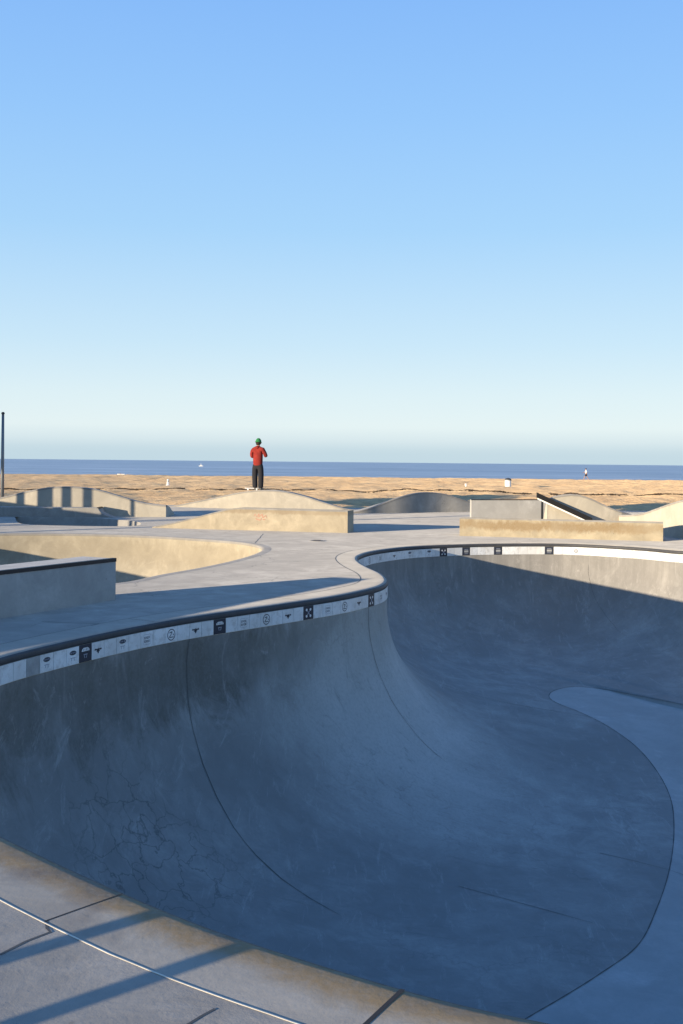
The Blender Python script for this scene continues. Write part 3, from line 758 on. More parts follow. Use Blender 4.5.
def wave(pts, label, mat, base_off=0, cap=.35, back=1.6, capmat='captop', group='concrete wave walls along the far edge of the deck'):
    """pts: (px, py_top, D). front wall is vertical, cap is rounded, the back rolls down to the deck"""
    P = []
    for px, py, D in pts:
        x, z = Z(px, py, D); P.append((x, D, max(z, .01)))
    Q, _ = catmull(P, False, .2); n = len(Q)
    t = np.gradient(Q[:, :2], axis=0); t /= np.linalg.norm(t, axis=1)[:, None]; nb = np.stack([-t[:,1], t[:,0]], 1)
    root = empty('wave_wall', (Q[0][0], Q[0][1], 0), label, 'wave wall', group)
    def rows(spec):
        return np.array([np.c_[Q[:, :2]+nb*o, fz(Q[:,2])] for o, fz in spec])
    r = rows([(0, lambda z: z*0-.02), (0, lambda z: z*.5), (0, lambda z: z-.05)]); R = 3
    f = [(k*n+i, k*n+i+1, (k+1)*n+i+1, (k+1)*n+i) for k in range(R-1) for i in range(n-1)]
    rb = rows([(cap, lambda z: z-.002), (cap+back*.35, lambda z: z*.72), (cap+back*.7, lambda z: z*.28), (cap+back, lambda z: z*0-.02)])
    V = np.concatenate([r, rb]).reshape(-1,3); o3 = 3
    f += [((o3+k)*n+i, (o3+k)*n+i+1, (o3+k+1)*n+i+1, (o3+k+1)*n+i) for k in range(3) for i in range(n-1)]
    f += [(0, n, 2*n, 3*n, 4*n, 5*n, 6*n), tuple(k*n+n-1 for k in range(7))[::-1]]
    obj('wall', V, f, mat, root, False)
    for p in root.children[0].data.polygons: p.use_smooth = len(p.vertices) == 4 and abs(p.normal.z) > .05
    rc = rows([(-.008, lambda z: z-.05), (-.008, lambda z: z-.012), (.02, lambda z: z), (cap, lambda z: z), (cap+.006, lambda z: z-.05)])
    f = [(k*n+i, k*n+i+1, (k+1)*n+i+1, (k+1)*n+i) for k in range(4) for i in range(n-1)] + [tuple(k*n for k in range(5)), tuple(k*n+n-1 for k in range(5))[::-1]]
    obj('cap', rc.reshape(-1,3), f, M[capmat], root, False)
    return root, Q
wave([(-90,512,32.4),(-40,504,32.3),(0,497.5,32.2),(30,490.5,32.1),(50,487.2,32),(72,486.6,32),(95,489,32),(120,496,32),(143,502.5,32),(166,505.2,32)],
     'low cream wave wall striped by shadows of the added posts at far left', M['wave'], cap=.2)
H1, H1Q = wave([(150,509,39.4),(168,506.3,39.2),(190,502.5,38.8),(215,497.5,38.4),(240,492.3,38),(262,490.0,37.7),(285,491.6,37.5),(305,496.2,37.4),(325,502.5,37.3),(346,508.4,37.3),(362,511.5,37.3)],
     'cream wave wall carrying the person in the red jacket on its crest', M['wave'], cap=.45)
wave([(350,512.5,35.4),(370,508,35.6),(396,498.2,36),(412,493.8,36.3),(426,492.2,36.6),(440,493,36.9),(458,497.5,37.2),(474,503,37.5),(492,508,37.8)],
     'grey weathered wave wall right of the red-jacketed person, in the middle of the deck edge', M['greywave'], cap=.1)
wave([(548,499,28.52),(556,496,28.5),(565,494.6,28.5),(576,494.2,28.5),(590,498,28.5),(605,505,28.55),(622,511.5,28.7),(638,515.5,29.1),(652,518,29.6)],
     'bright cream wave wall behind the dark sloping rail at right', M['wave'], cap=.15)
wave([(596,518.5,30.5),(612,515.5,29.2),(628,514.6,28),(642,513,27),(656,508.3,26.1),(670,503.2,25.3),(684,499.6,24.7),(705,497,24.3),(760,500,24.2),(840,512,24.2)],
     'tan curved wave wall with a pale cap at the far right edge', M['wave'], cap=.42)
# grey block with sloping right side
P0 = Z(471.5, 499.5, 29.7); P1 = Z(549, 499.5, 30.2); P2 = Z(582, 519, 30.4)
root = empty('bank_block', (P0[0], 29.7, 0), 'grey concrete block with a sloping right end behind the long brown stained ledge', 'skate block')
a = np.array([P0[0], 29.7]); c = np.array([P2[0], 30.4]); fr = (P1[0]-P0[0])/(P2[0]-P0[0])
rounded_block([tuple(a), tuple(c)], lambda t: np.interp(t, [0, fr, 1], [P0[1], P1[1]-.0, max(P2[1],.1)]), .10, M['greyledge'], root, 'block')
dd = (c-a)/np.linalg.norm(c-a); nn = np.array([-dd[1], dd[0]]); bb = a+(c-a)*fr; mb = MB(); vs = []
for p, zt in ((a, P0[1]), (bb, P1[1])):
    for oo, z_ in ((-.006,-.018),(-.006,.006),(.06,.006),(.06,-.018)): vs.append((p[0]+nn[0]*oo, p[1]+nn[1]*oo, zt+z_))
mb.add(vs, [(i,(i+1)%4,4+(i+1)%4,4+i) for i in range(4)]+[(0,1,2,3),(4,5,6,7)]); mb.build('steel_edge', M['steel'], root)
# sloping hubba ledge with dark rail
D = 28.4; A = Z(538, 494.5, D); B = Z(593, 520, D-.2)
root = empty('sloping_ledge', (A[0], D, 0), 'narrow white sloping ledge topped by a thick black rail, descending to the right', 'slide rail')
mb = MB(); vs = []
for (x, zt), y in ((A, D), (B, D-.2)):
    for oy in (0, .08):
        vs += [(x, y+oy, zt-.085), (x, y+oy, zt-.13)]
mb.add(vs, [(0,4,5,1),(2,3,7,6),(0,2,6,4),(1,5,7,3),(0,1,3,2),(4,6,7,5)]); mb.build('slab', M['white'], root)
mb = MB(); mb.box((A[0]+.12, D+.04, (A[1]-.17)/2), (.05,.05,A[1]-.17)); mb.build('support', M['steel'], root)
mb = MB(); vs = []
for (x, zt), y in ((A, D), (B, D-.2)):
    for oy, oz in ((-.02,-.083),(-.02,.05),(.10,.05),(.10,-.083)): vs.append((x-.02, y+oy, zt+oz))
mb.add(vs, [(i,(i+1)%4,4+(i+1)%4,4+i) for i in range(4)]+[(0,1,2,3),(4,5,6,7)]); mb.build('rail', M['blackrail'], root)
# low platform with quarter-pipe end in front of the striped wave
x1, zt = Z(97, 508.5, 31.4)
root = empty('quarter_pipe', (x1, 31.4, 0), 'low shaded platform with a curved right end, in front of the striped wave wall', 'quarter pipe')
prof = [(-18, -.3), (-18, .27), (x1, .27)]
for k in range(9):
    th = PI/2*k/8; prof.append((x1+.04+.75*(1-math.cos(th)), .27-.29*math.sin(th) if k else .255))
prof += [(x1+.8, -.3)]
V = [(x, 31.38, z) for x, z in prof] + [(x, 31.96, z) for x, z in prof]; n = len(prof)
obj('platform', V, [(i,(i+1)%n,n+(i+1)%n,n+i) for i in range(n)] + [tuple(range(n)), tuple(range(n,2*n))[::-1]], M['greywave'], root)
mb = MB(); mb.tube([(x1+.02, 31.39, .265),(x1+.02, 31.95, .265)], .03); mb.build('coping', M['steel'], root)
# unseen wall added left of it to shade the platform and basin
mb = MB(); vs = []
A_ = np.array([-13.2, 24.2]); B_ = np.array([-16.5, 31.0]); dW = (B_-A_)/np.linalg.norm(B_-A_); nW = np.array([-dW[1], dW[0]])*.2
rw = empty('caster_wall', (*A_, 0), 'low grey wall added out of view at left to shade the platform and basin', 'wall')
rounded_block([tuple(A_), tuple(B_)], 1.22, .2, M['greyledge'], rw, 'caster_wall_body')

# deck drain
x, y = G(317, 541)
root = empty('deck_drain', (x, y, 0), 'small round dark metal drain cover set in the deck', 'drain cover')
mb = MB(); mb.lathe((x, y, 0), [(.16,.001),(.16,.008),(.14,.010)], 24); mb.build('rim', M['captop'], root)
mb = MB(); mb.lathe((x, y, 0), [(.13,.005),(.13,.012),(.12,.014)], 24)
for k in range(5): mb.box((x, y-.08+.04*k, .0165), (.15,.012,.004))
mb.build('cover', M['coping'], root)

# ------------------------------------------------------------------ people
def skin(name, chains, mat, parent, sub=2):
    """chains: list of lists of (x,y,z,r); vertices at equal positions merge; grown with a Skin modifier"""
    vs = []; rs = []; es = []; key = {}
    for ch in chains:
        prev = None
        for (x, y, z, r) in ch:
            k = (round(x,3), round(y,3), round(z,3))
            if k not in key: key[k] = len(vs); vs.append((x,y,z)); rs.append(r)
            i = key[k]
            if prev is not None and prev != i: es.append((prev, i))
            prev = i
    me = bpy.data.meshes.new(name); me.from_pydata(vs, es, []); me.materials.append(mat)
    o = bpy.data.objects.new(name, me); C.objects.link(o); o.parent = parent
    m = o.modifiers.new('Skin', 'SKIN'); m.use_smooth_shade = True
    sv = me.skin_vertices[0].data
    for i, r in enumerate(rs):
        rr = r if isinstance(r, tuple) else (r, r)
        sv[i].radius = rr; sv[i].use_root = (i == 0)
    s = o.modifiers.new('Sub', 'SUBSURF'); s.levels = sub; s.render_levels = sub
    dg = bpy.context.evaluated_depsgraph_get(); dg.update()
    me2 = bpy.data.meshes.new_from_object(o.evaluated_get(dg)); o.modifiers.clear(); o.data = me2
    if not me2.materials: me2.materials.append(mat)
    return o
def ellip(name, c, r, mat, parent, cut=None, n=18, tilt=0):
    bm = bmesh.new(); bmesh.ops.create_uvsphere(bm, u_segments=n, v_segments=n//2+2, radius=1)
    if cut is not None:
        bmesh.ops.delete(bm, geom=[v for v in bm.verts if v.co.z < cut], context='VERTS')
    for v in bm.verts:
        v.co = Vector((v.co.x*r[0], v.co.y*r[1], v.co.z*r[2])); v.co.rotate(Euler((tilt,0,0))); v.co += Vector(c)
    for f in bm.faces: f.smooth = True
    me = bpy.data.meshes.new(name); bm.to_mesh(me); bm.free(); me.materials.append(mat)
    o = bpy.data.objects.new(name, me); C.objects.link(o); o.parent = parent; return o
def hand(wx, wy, wz, dx, dy, dz):
    """palm and five fingers as chains from a wrist, pointing along d, curled"""
    d = Vector((dx,dy,dz)).normalized(); s = d.cross(Vector((0,0,1)));  s = s.normalized() if s.length > .1 else Vector((1,0,0)); u = s.cross(d)
    w = Vector((wx,wy,wz)); ch = []
    palm = w + d*.05
    ch.append([(*w, .024), (*palm, .028)])
    for k, (o, l) in enumerate(((-.027,.060),(-.009,.070),(.009,.066),(.027,.052))):
        b = w + d*.085 + s*o; m_ = b + d*l*.5 - u*.008; e = m_ + d*l*.35 - u*.025
        ch.append([(*palm, .028), (*b, .010), (*m_, .009), (*e, .007)])
    t0 = w + d*.03 - s*.032; t1 = t0 + d*.035 - s*.018; ch.append([(*palm, .028), (*t0, .012), (*t1, .009)])
    return ch
def person_standing():
    # crest of the wave wall
    px, fy = 259.5, 489.9
    i = int(np.argmin(abs(H1Q[:,0] - Z(px, fy, 37.7)[0]))); cx, cy, cz = H1Q[i]
    root = empty('person', (cx-.07, cy+.22, cz), 'person in green beanie, red jacket and dark trousers standing on the cream wave wall crest', 'person')
    # local frame: faces +y (the sea), slightly towards +x
    body = [[(0,0,.93,(.13,.10)), (0,.0,1.10,(.10,.08)), (0,.01,1.30,(.10,.08)), (0,.0,1.43,(.07,.06)), (0,.01,1.50,(.052,.052)), (0,.03,1.56,(.055,.06)), (0,.04,1.65,(.078,.092)), (0,.035,1.735,(.05,.06))]]
    for sx in (-1, 1):
        fx = sx*.10 if sx < 0 else .115
        body.append([(0,0,.93,(.13,.10)), (sx*.085,0,.86,.085), (sx*.10,.015,.48,.058), (fx,-.01,.10,.040), (fx,.02,.045,.038), (fx,.12,.03,.032)])
    LA = [(0,.0,1.43,(.07,.06)), (-.175,-.01,1.40,.050), (-.235,.02,1.15,.045), (-.12,.20,1.16,.034)]
    RA = [(0,.0,1.43,(.07,.06)), (.175,-.01,1.40,.050), (.27,.05,1.17,.045), (.13,.20,1.34,.034)]
    body.append(LA + hand(-.12,.20,1.16, .9,.3,.1)[0][1:]); body.append(RA + hand(.13,.20,1.34,-.5,.1,.9)[0][1:])
    body += hand(-.12,.20,1.16, .9,.3,.1); body += hand(.13,.20,1.34,-.5,.1,.9)
    b = skin('body', body, M['skin'], root)
    j = [[(0,0,.80,(.165,.13)), (0,0,.90,(.18,.145)), (0,0,1.02,(.185,.15)), (0,.0,1.18,(.19,.15)), (0,.01,1.32,(.185,.13)), (0,0,1.43,(.145,.11)), (0,.005,1.49,(.085,.085)), (0,.01,1.53,(.075,.078))]]
    j.append([(0,0,1.43,(.145,.11)), (-.18,-.01,1.395,.083), (-.235,0,1.28,.076), (-.25,.02,1.15,.072), (-.17,.13,1.15,.058), (-.12,.195,1.16,.05)])
    j.append([(0,0,1.43,(.145,.11)), (.18,-.01,1.395,.083), (.245,.02,1.28,.076), (.285,.05,1.15,.072), (.20,.13,1.25,.058), (.14,.19,1.325,.05)])
    skin('jacket', j, M['red'], root)
    skin('hood', [[(-.07,-.06,1.47,.045),(0,-.10,1.45,.055),(.07,-.06,1.47,.045)]], M['red'], root)
    t = [[(0,0,1.02,(.14,.11)), (0,0,.88,(.145,.12))]]
    for sx in (-1, 1):
        fx = sx*.10 if sx < 0 else .115
        t.append([(0,0,.88,(.145,.12)), (sx*.10,0,.80,.115), (sx*.115,.012,.48,.105), (fx,0,.14,.095), (fx,0,.06,.098)])
        s_ = skin('shoe', [[(fx,-.05,.04,.04),(fx,.05,.042,.045),(fx,.15,.03,.038)]], M['shoe'], root)
    skin('trousers', t, M['black'], root)
    ellip('beanie', (0,.03,1.665), (.098,.112,.125), M['green'], root, cut=-.18, tilt=-.15)
    mb = MB()
    tor = [(math.cos(2*PI*k/20)*.095, .028+math.sin(2*PI*k/20)*.108, 1.648-.02*math.sin(2*PI*k/20)) for k in range(21)]
    mb.tube([(x+cx-.07, y+cy+.22, z+cz) for x, y, z in tor], .018, 8, caps=False); mb.build('beanie_cuff', M['green'], root, True)
    ellip('hair', (0,.015,1.60), (.085,.085,.07), M['hair'], root)
    for sx in (-1,1):
        ellip('ear', (sx*.088,.04,1.61), (.012,.022,.03), M['skin'], root)
        ellip('eye', (sx*.032,.126,1.63), (.012,.008,.008), M['hair'], root)
    ellip('nose', (0,.140,1.605), (.014,.022,.022), M['skin'], root)
    ellip('mouth', (0,.128,1.572), (.024,.008,.006), M['red'], root)
    root.rotation_euler = (0,0,-.35)
    # white board lying next to the feet
    mb = MB(); bx, bz = Z(252.0, 489.6, 37.9); ib_ = int(np.argmin(abs(H1Q[:,0]-bx))); zz = H1Q[ib_][2]
    rt = empty('skateboard', (bx, 37.9, zz), 'small white skateboard lying by the left foot of the standing person', 'skateboard')
    vs = []; N_ = 13
    for k in range(N_):
        u = -1+2*k/(N_-1); w_ = .10*math.sqrt(max(.02, 1-abs(u)**6)); zk = .06+.03*max(0, abs(u)-.8)
        for yy in (-w_, w_): 
            for dz in (0, .018): vs.append((bx+u*.26, 38.05+yy, zz+zk+dz))
    fs = []
    for k in range(N_-1):
        o_ = 4*k; fs += [(o_,o_+4,o_+6,o_+2),(o_+1,o_+3,o_+7,o_+5),(o_,o_+1,o_+5,o_+4),(o_+2,o_+6,o_+7,o_+3)]
    fs += [(0,2,3,1),(4*N_-4,4*N_-3,4*N_-1,4*N_-2)]
    obj('deck_board', vs, fs, M['white'], rt)
    for sx in (-.15,.15):
        for sy in (-.07,.07):
            m2 = MB(); m2.tube([(bx+sx,38.05+sy-.015,zz+.028),(bx+sx,38.05+sy+.015,zz+.028)], .028, 10); m2.build('wheel', M['white'], rt)
        m3 = MB(); m3.box((bx+sx,38.05,zz+.045),(.05,.12,.03)); m3.build('truck', M['steel'], rt)
person_standing()
def person_walking():
    D = 168.0; x, z = Z(586, 479.4, D); z = hz(x, D) - .02
    root = empty('person', (x, D, z), 'tiny person in a white top and dark shorts walking along the water line', 'person')
    # walks towards -x
    body = [[(0,0,.93,(.13,.11)), (0,0,1.15,(.13,.10)), (-.02,0,1.40,(.12,.09)), (-.03,0,1.50,.05), (-.04,0,1.62,(.085,.09)), (-.04,0,1.72,.055)],
            [(0,0,.93,(.13,.11)), (-.05,-.08,.85,.085), (-.25,-.09,.48,.06), (-.36,-.09,.07,.042), (-.46,-.09,.05,.035)],
            [(0,0,.93,(.13,.11)), (.05,.08,.85,.085), (.14,.09,.48,.06), (.40,.09,.14,.042), (.34,.09,.04,.035)],
            [(-.02,0,1.40,(.12,.09)), (-.02,-.19,1.38,.055), (.10,-.25,1.12,.042), (-.02,-.25,.92,.034)] , 
            [(-.02,0,1.40,(.12,.09)), (-.02,.19,1.38,.055), (-.18,.25,1.15,.042), (-.38,.22,1.05,.034)]]
    body += hand(-.02,-.25,.92,-.3,0,-1); body += hand(-.38,.22,1.05,-1,0,.1)
    skin('body', body, M['skin'], root)
    skin('shirt', [[(0,0,.90,(.155,.13)), (0,0,1.15,(.16,.13)), (-.02,0,1.40,(.155,.12)), (-.03,0,1.48,.07)],
                   [(-.02,0,1.40,(.155,.12)), (-.02,-.20,1.38,.08), (.04,-.235,1.24,.07)], [(-.02,0,1.40,(.155,.12)), (-.02,.20,1.38,.08), (-.10,.235,1.26,.07)]], M['white'], root)
    skin('shorts', [[(0,0,.92,(.15,.12)), (-.05,-.08,.82,.11), (-.20,-.09,.55,.09)], [(0,0,.92,(.15,.12)), (.05,.08,.82,.11), (.13,.09,.55,.09)]], M['black'], root)
    ellip('hair', (-.02,0,1.70), (.10,.09,.09), M['hair'], root)
person_walking()

# ------------------------------------------------------------------ beach things
D = 97.0; x, _ = Z(508, 485, D); z = hz(x, D) - .02
root = empty('litter_bin', (x, D, z), 'white cylindrical litter bin with a dark lid standing on the sand', 'litter bin')
mb = MB(); mb.lathe((x, D, z), [(.24,0),(.27,.02),(.28,.62),(.265,.66)], 24); mb.build('drum', M['white'], root, False)
mb = MB(); mb.lathe((x, D, z), [(.29,.60),(.29,.64)], 24); mb.build('hoop', M['greytile'], root)
mb = MB(); mb.lathe((x, D, z), [(.30,.66),(.30,.72),(.20,.80),(.05,.84)], 24); mb.build('lid', M['coping'], root)
D = 84.0; x, _ = Z(168, 485, D); z = hz(x, D) - .02
root = empty('marker_post', (x, D, z), 'short white marker post standing in the sand left of the standing person', 'post')
mb = MB(); mb.lathe((x, D, z), [(.20,0),(.17,.06),(.10,.10),(.085,.46),(.06,.50),(.02,.52)], 16); mb.build('post', M['white'], root)
mb = MB(); mb.lathe((x, D, z), [(.091,.34),(.091,.40)], 16); mb.build('stripe', M['ink'], root)
D = 90.0; x, _ = Z(466, 485, D); z = hz(x, D)
root = empty('paper_cup', (x, D, z), 'tiny white paper cup left on the sand above the grey wave wall', 'cup')
mb = MB(); mb.lathe((x, D, z), [(.07,0),(.10,.20),(.09,.20)], 14); mb.build('cup_wall', M['white'], root)
mb = MB(); mb.lathe((x, D, z), [(.108,.195),(.108,.215),(.09,.23)], 14); mb.build('cup_lid', M['white'], root)
def boat(name, px, py, D, z, L, label, sail=True):
    x, _ = Z(px, py, D); root = empty(name, (x, D, z), label, 'boat')
    vs = []; N_ = 9
    for k in range(N_):
        u = k/(N_-1); w_ = L*.17*math.sin(PI*min(1, .25+u*.78))**.7 if u < 1 else .01
        vs += [(x-L/2+L*u, D-w_, z+L*.16), (x-L/2+L*u, D+w_, z+L*.16), (x-L/2+L*u, D, z-.05*L)]
    fs = []
    for k in range(N_-1):
        o_ = 3*k; fs += [(o_,o_+3,o_+5,o_+2),(o_+1,o_+2,o_+5,o_+4),(o_,o_+1,o_+4,o_+3)]
    fs += [(0,2,1),(3*N_-3,3*N_-2,3*N_-1)]
    obj('hull', vs, fs, M['white'], root)
    if sail:
        mb = MB(); mb.box((x-.02*L, D, z+L*.27), (L*.34, L*.22, L*.22)); mb.build('cabin', M['white'], root)
        mb = MB(); mb.box((x-.02*L, D, z+L*.29), (L*.345, L*.225, L*.07)); mb.build('windows', M['ink'], root)
        mb = MB(); mb.tube([(x-.02*L,D,z+L*.37),(x-.02*L,D,z+L*.75)], .02*L); mb.build('mast', M['white'], root)
    else:
        mb = MB(); mb.tube([(x-L*.1,D-L*.2,z+L*.17),(x-L*.1,D+L*.2,z+L*.17)], .03*L); mb.build('thwart', M['red'], root)
    return root
boat('motor_boat', 201, 466, 900, -3.0, 3.6, 'small white cabin boat out on the sea')
D = 171; x, _ = Z(121, 475, D)
boat('rowing_boat', 121, 475, D, hz(x, D)-.02, 1.15, 'little white dinghy lying at the edge of the sand', False)
# flag-pole like post at the left edge
D = 38.5; x, zb = Z(2.2, 497, D); _, zt = Z(2.2, 414, D)
root = empty('metal_pole', (x, D, 0), 'tall thin grey metal pole at the left edge of the deck', 'pole')
mb = MB(); mb.tube([(x,D,-.1),(x,D,1.5),(x,D,zt)], [.062,.058,.045], 12); mb.build('shaft', plain('grey_metal', (.22,.22,.22), .5, .6), root, True)
mb = MB(); mb.lathe((x,D,zt), [(.06,0),(.06,.04),(.03,.07)], 12); mb.build('cap', M['steel'], root)
mb = MB(); mb.lathe((x,D,0), [(.16,-.02),(.16,.03),(.08,.06)], 12); mb.build('base_flange', M['steel'], root)

# ------------------------------------------------------------------ unseen things added outside the frame to throw the long shadows
def palm(x, y, h, r, label, seed, spread=1.7):  # unseen palm, added for its crown shade on the sand
    rn = random.Random(seed)
    root = empty('caster_palm', (x, y, 0), label, 'palm tree', 'unseen palm added to throw shade on the sand')
    lean = (rn.uniform(-.25,.25), rn.uniform(-.25,.25))
    P = [(x+lean[0]*t*t, y+lean[1]*t*t, h*t-.02) for t in (0,.1,.3,.5,.7,.85,1)]
    mb = MB(); mb.tube(P, [r*1.45,r*1.1,r,r*.95,r*.9,r*.9,r], 12); mb.build('trunk', M['bark'], root, True)
    top = Vector(P[-1]); mb = MB()
    for k in range(48):
        az = rn.uniform(0, 2*PI); el = rn.uniform(-.7, 1.25); L = spread*rn.uniform(.8,1.1)
        d = Vector((math.cos(az)*math.cos(el), math.sin(az)*math.cos(el), math.sin(el))); side = Vector((-math.sin(az), math.cos(az), 0))
        pts = [top + d*L*t + Vector((0,0,-.9*L*.5*t*t)) for t in (0,.2,.4,.6,.8,1)]
        mb.tube(pts, [.03,.025,.02,.015,.01,.005], 4)
        for q in range(22):
            t = .18+.8*q/21; p = top + d*L*t + Vector((0,0,-.45*L*t*t)); w = .42*math.sin(PI*min(1,t*.9+.1))*spread/1.7+.05
            for sg in (-1,1):
                tip = p + side*sg*w + d*.18 + Vector((0,0,-.15)); mb.add([p, p+d*.11, tip], [(0,1,2)])
    mb.build('crown', M['frond'], root)
PAL = [(-2.6, 29, 6.6, .13, 'slim added palm behind the posts'),
       ]
for k, (x, t, h, r, lb) in enumerate(PAL):
    palm(x-.755*t, 32-.645*t, h, r, lb+' out of view, shading the sand', 11+k, 1.7+.06*k)
def tree(x, y, zc_, hw, hh, label, seed):  # unseen trees, added to make the shade patches on the sand
    rn = random.Random(seed); root = empty('caster_tree', (x, y, 0), label, 'tree', 'leafy trees added outside the view to shade the sand')
    mb = MB(); mb.tube([(x,y,-.05),(x+.05,y,1.5),(x,y+.05,zc_-hh*.6),(x+.03,y,zc_+hh*.4)], [.17,.12,.09,.04], 12)
    for k in range(14):
        a = rn.uniform(0, 2*PI); z0 = zc_-hh*rn.uniform(.2,.8); mb.tube([(x,y,z0),(x+.5*hw*math.cos(a),y+.5*hw*math.sin(a),z0+hh*.4),(x+.85*hw*math.cos(a),y+.85*hw*math.sin(a),z0+hh*.7)], [.05,.03,.01], 6)
    mb.build('trunk', M['bark'], root, True); mb = MB()
    for k in range(6500):
        d = Vector((rn.gauss(0,1), rn.gauss(0,1), rn.gauss(0,1))).normalized(); q = rn.random()**.45*(.8+.25*math.sin(5*d.x+seed)*math.sin(4*d.z+1))
        p = Vector((x+d.x*hw*q, y+d.y*hw*q, zc_+d.z*hh*q)); u_ = Vector((rn.gauss(0,1), rn.gauss(0,1), rn.gauss(0,1))).normalized(); w_ = u_.orthogonal().normalized(); L_ = rn.uniform(.12,.22)
        mb.add([p-u_*L_, p+w_*L_*.5, p+u_*L_, p-w_*L_*.5], [(0,1,2,3)])
    mb.build('crown', M['frond'], root)
for k, (x0, t, Dc, hd, hw, lb) in enumerate(((-3.2,24,47.5,6.5,1.8,'leafy tree just left of the smallest one'), (1,26,42.5,4,1.9,'smallest leafy tree at the right end of the row'),
        (-20.4,22,51,6.5,2.7,'widest leafy tree of the row'), (-15.5,24,46,4.5,2.1,'leafy tree between the widest one and the posts'), (-25,20,57,5.5,2.5,'leafy tree at the left end of the row'))):
    tree(x0-.755*t, 32-.645*t, (t+(Dc-32)/.645)*.1228, hw, hd/.645*.1228, lb+', added out of view to shade the sand', 3+k)
for px, r, lb, t in ((14,.10,'first','9'),(44,.19,'thickest',9),(67,.10,'middle',8.5),(88,.10,'fourth',9.5),(133,.045,'thinnest',8)):  # unseen posts, added to stripe the far-left wave wall with shadow
    t = float(t); x = (px-CX)/F*32-.755*t; y = 32-.645*t
    root = empty('caster_post', (x, y, 0), lb+' of five wooden posts added outside the view to shade the far-left wave wall', 'post', 'wooden posts added to stripe the far-left wave wall with shadow')
    mb = MB(); mb.tube([(x,y,-.05),(x,y,1.0),(x,y,1.95)], [r*1.05,r,r*.96], 14); mb.build('shaft', M['bark'], root, True)
    mb = MB(); mb.lathe((x,y,1.94), [(r*1.1,0),(r*1.1,.04),(r*.5,.07)], 14); mb.build('cap', M['steel'], root)
# unseen sign on two posts, added to cast the strips on the near deck
root = empty('caster_sign', (-4.2, .9, 0), 'unseen blank sign on two posts, added beside the viewer to cast shadow strips', 'sign')
for (x0, y0) in (G(60, 942), G(135, 983)):
    bx, by = x0-.755*3.6, y0-.645*3.6
    mb = MB(); mb.tube([(bx,by,-.05),(bx,by,1.75)], .043, 12); mb.build('post', M['steel'], root, True)
    if x0 == G(60,942)[0]: p_a = (bx, by)
    else: p_b = (bx, by)
mb = MB(); mb.box(((p_a[0]+p_b[0])/2, (p_a[1]+p_b[1])/2, 1.95), (math.dist(p_a,p_b)+.3, .02, .5), 0, math.atan2(p_b[1]-p_a[1], p_b[0]-p_a[0])); mb.build('panel', M['white'], root)
bx, by = -1.62-.755*4.2, 4.80-.645*4.2
root = empty('caster_pole', (bx, by, 0), 'unseen grey lamp post added left of the viewer to shade the deck edge', 'lamp post')  # unseen pole, added to shade the left edge of the near deck
mb = MB(); mb.tube([(bx,by,-.05),(bx,by,.4),(bx,by,4.2)], [.11,.08,.06], 14); mb.build('shaft', M['steel'], root, True)
mb = MB(); mb.lathe((bx,by,4.2), [(.08,0),(.22,.05),(.22,.18),(.05,.28)], 16); mb.build('lamp_head', M['white'], root)

# ------------------------------------------------------------------ light, sky, camera
sun = bpy.data.lights.new('sun', 'SUN'); sun.energy = 5.0; sun.angle = math.radians(.45); sun.color = (1.0, .83, .60)
so = bpy.data.objects.new('sun', sun); C.objects.link(so); so.rotation_euler = SUN.to_track_quat('-Z', 'Y').to_euler()
EXPO = 2**.85
w = bpy.data.worlds.new('World'); bpy.context.scene.world = w; w.use_nodes = True; nt = w.node_tree
sky = nt.nodes.new('ShaderNodeTexSky'); sky.sky_type = 'NISHITA'; sky.sun_disc = False
sky.sun_elevation = math.radians(7.0); sky.sun_rotation = math.atan2(-SUN.x, -SUN.y)
sky.altitude = 0; sky.air_density = 1.0; sky.dust_density = .3; sky.ozone_density = 2.0
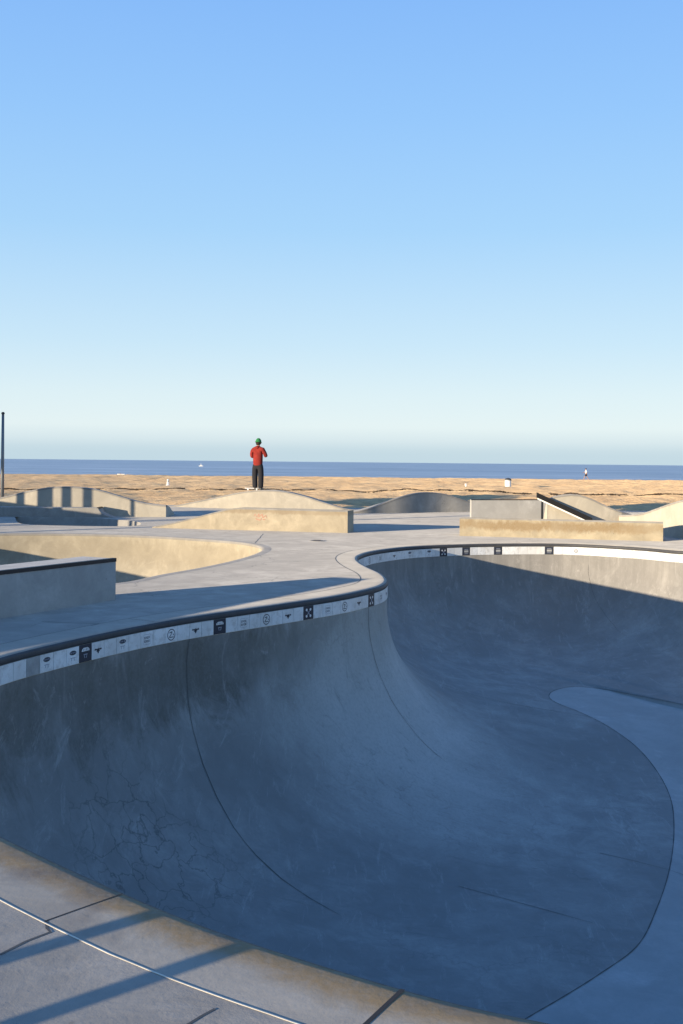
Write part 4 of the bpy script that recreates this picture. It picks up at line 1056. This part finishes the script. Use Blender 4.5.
# clear winter-morning air: pale blue belt instead of the model's yellow one, by elevation above the horizon
geo = nt.nodes.new('ShaderNodeTexCoord'); sep = nt.nodes.new('ShaderNodeSeparateXYZ'); nt.links.new(geo.outputs['Generated'], sep.inputs[0])
rp = nt.nodes.new('ShaderNodeValToRGB'); nt.links.new(sep.outputs['Z'], rp.inputs['Fac'])
SKY = [(0,(192,217,231)),(.010,(194,218,231)),(.020,(214,232,240)),(.032,(228,243,247)),(.060,(221,240,248)),(.106,(202,231,250)),(.206,(168,213,252)),(.30,(150,200,253)),(.387,(136,188,251)),(.6,(96,154,230)),(1.0,(68,128,212))]
lin = lambda c: (c/255/12.92 if c < 10 else ((c/255+.055)/1.055)**2.4)
e = rp.color_ramp.elements
while len(e) < len(SKY): e.new(.5)
for i, (p, c) in enumerate(SKY): e[i].position = p; e[i].color = (*[lin(v)/EXPO for v in c], 1)
scl = nt.nodes.new('ShaderNodeVectorMath'); scl.operation = 'SCALE'; scl.inputs['Scale'].default_value = 1/.15; nt.links.new(rp.outputs[0], scl.inputs[0])
mx = nt.nodes.new('ShaderNodeMix'); mx.data_type = 'RGBA'; mx.inputs[0].default_value = .95
nt.links.new(sky.outputs[0], mx.inputs[6]); nt.links.new(scl.outputs[0], mx.inputs[7])
nt.links.new(mx.outputs[2], nt.nodes['Background'].inputs[0]); nt.nodes['Background'].inputs[1].default_value = .15
cam = bpy.data.cameras.new('camera'); co = bpy.data.objects.new('camera', cam); C.objects.link(co)
cam.sensor_fit = 'VERTICAL'; cam.sensor_height = 24; cam.lens = 24*F/1024; cam.shift_y = -(512-CY)/1024; cam.clip_end = 90000; cam.clip_start = .05
co.location = (0, 0, H)
co.rotation_euler = (Matrix.Rotation(PI/2, 3, 'X') @ Matrix.Rotation(ROLL, 3, 'Z')).to_euler()
sc = bpy.context.scene; sc.camera = co
sc.view_settings.view_transform = 'Standard'; sc.view_settings.look = 'None'; sc.view_settings.gamma = 1; sc.view_settings.use_curve_mapping = False
sc.view_settings.exposure = 0.85
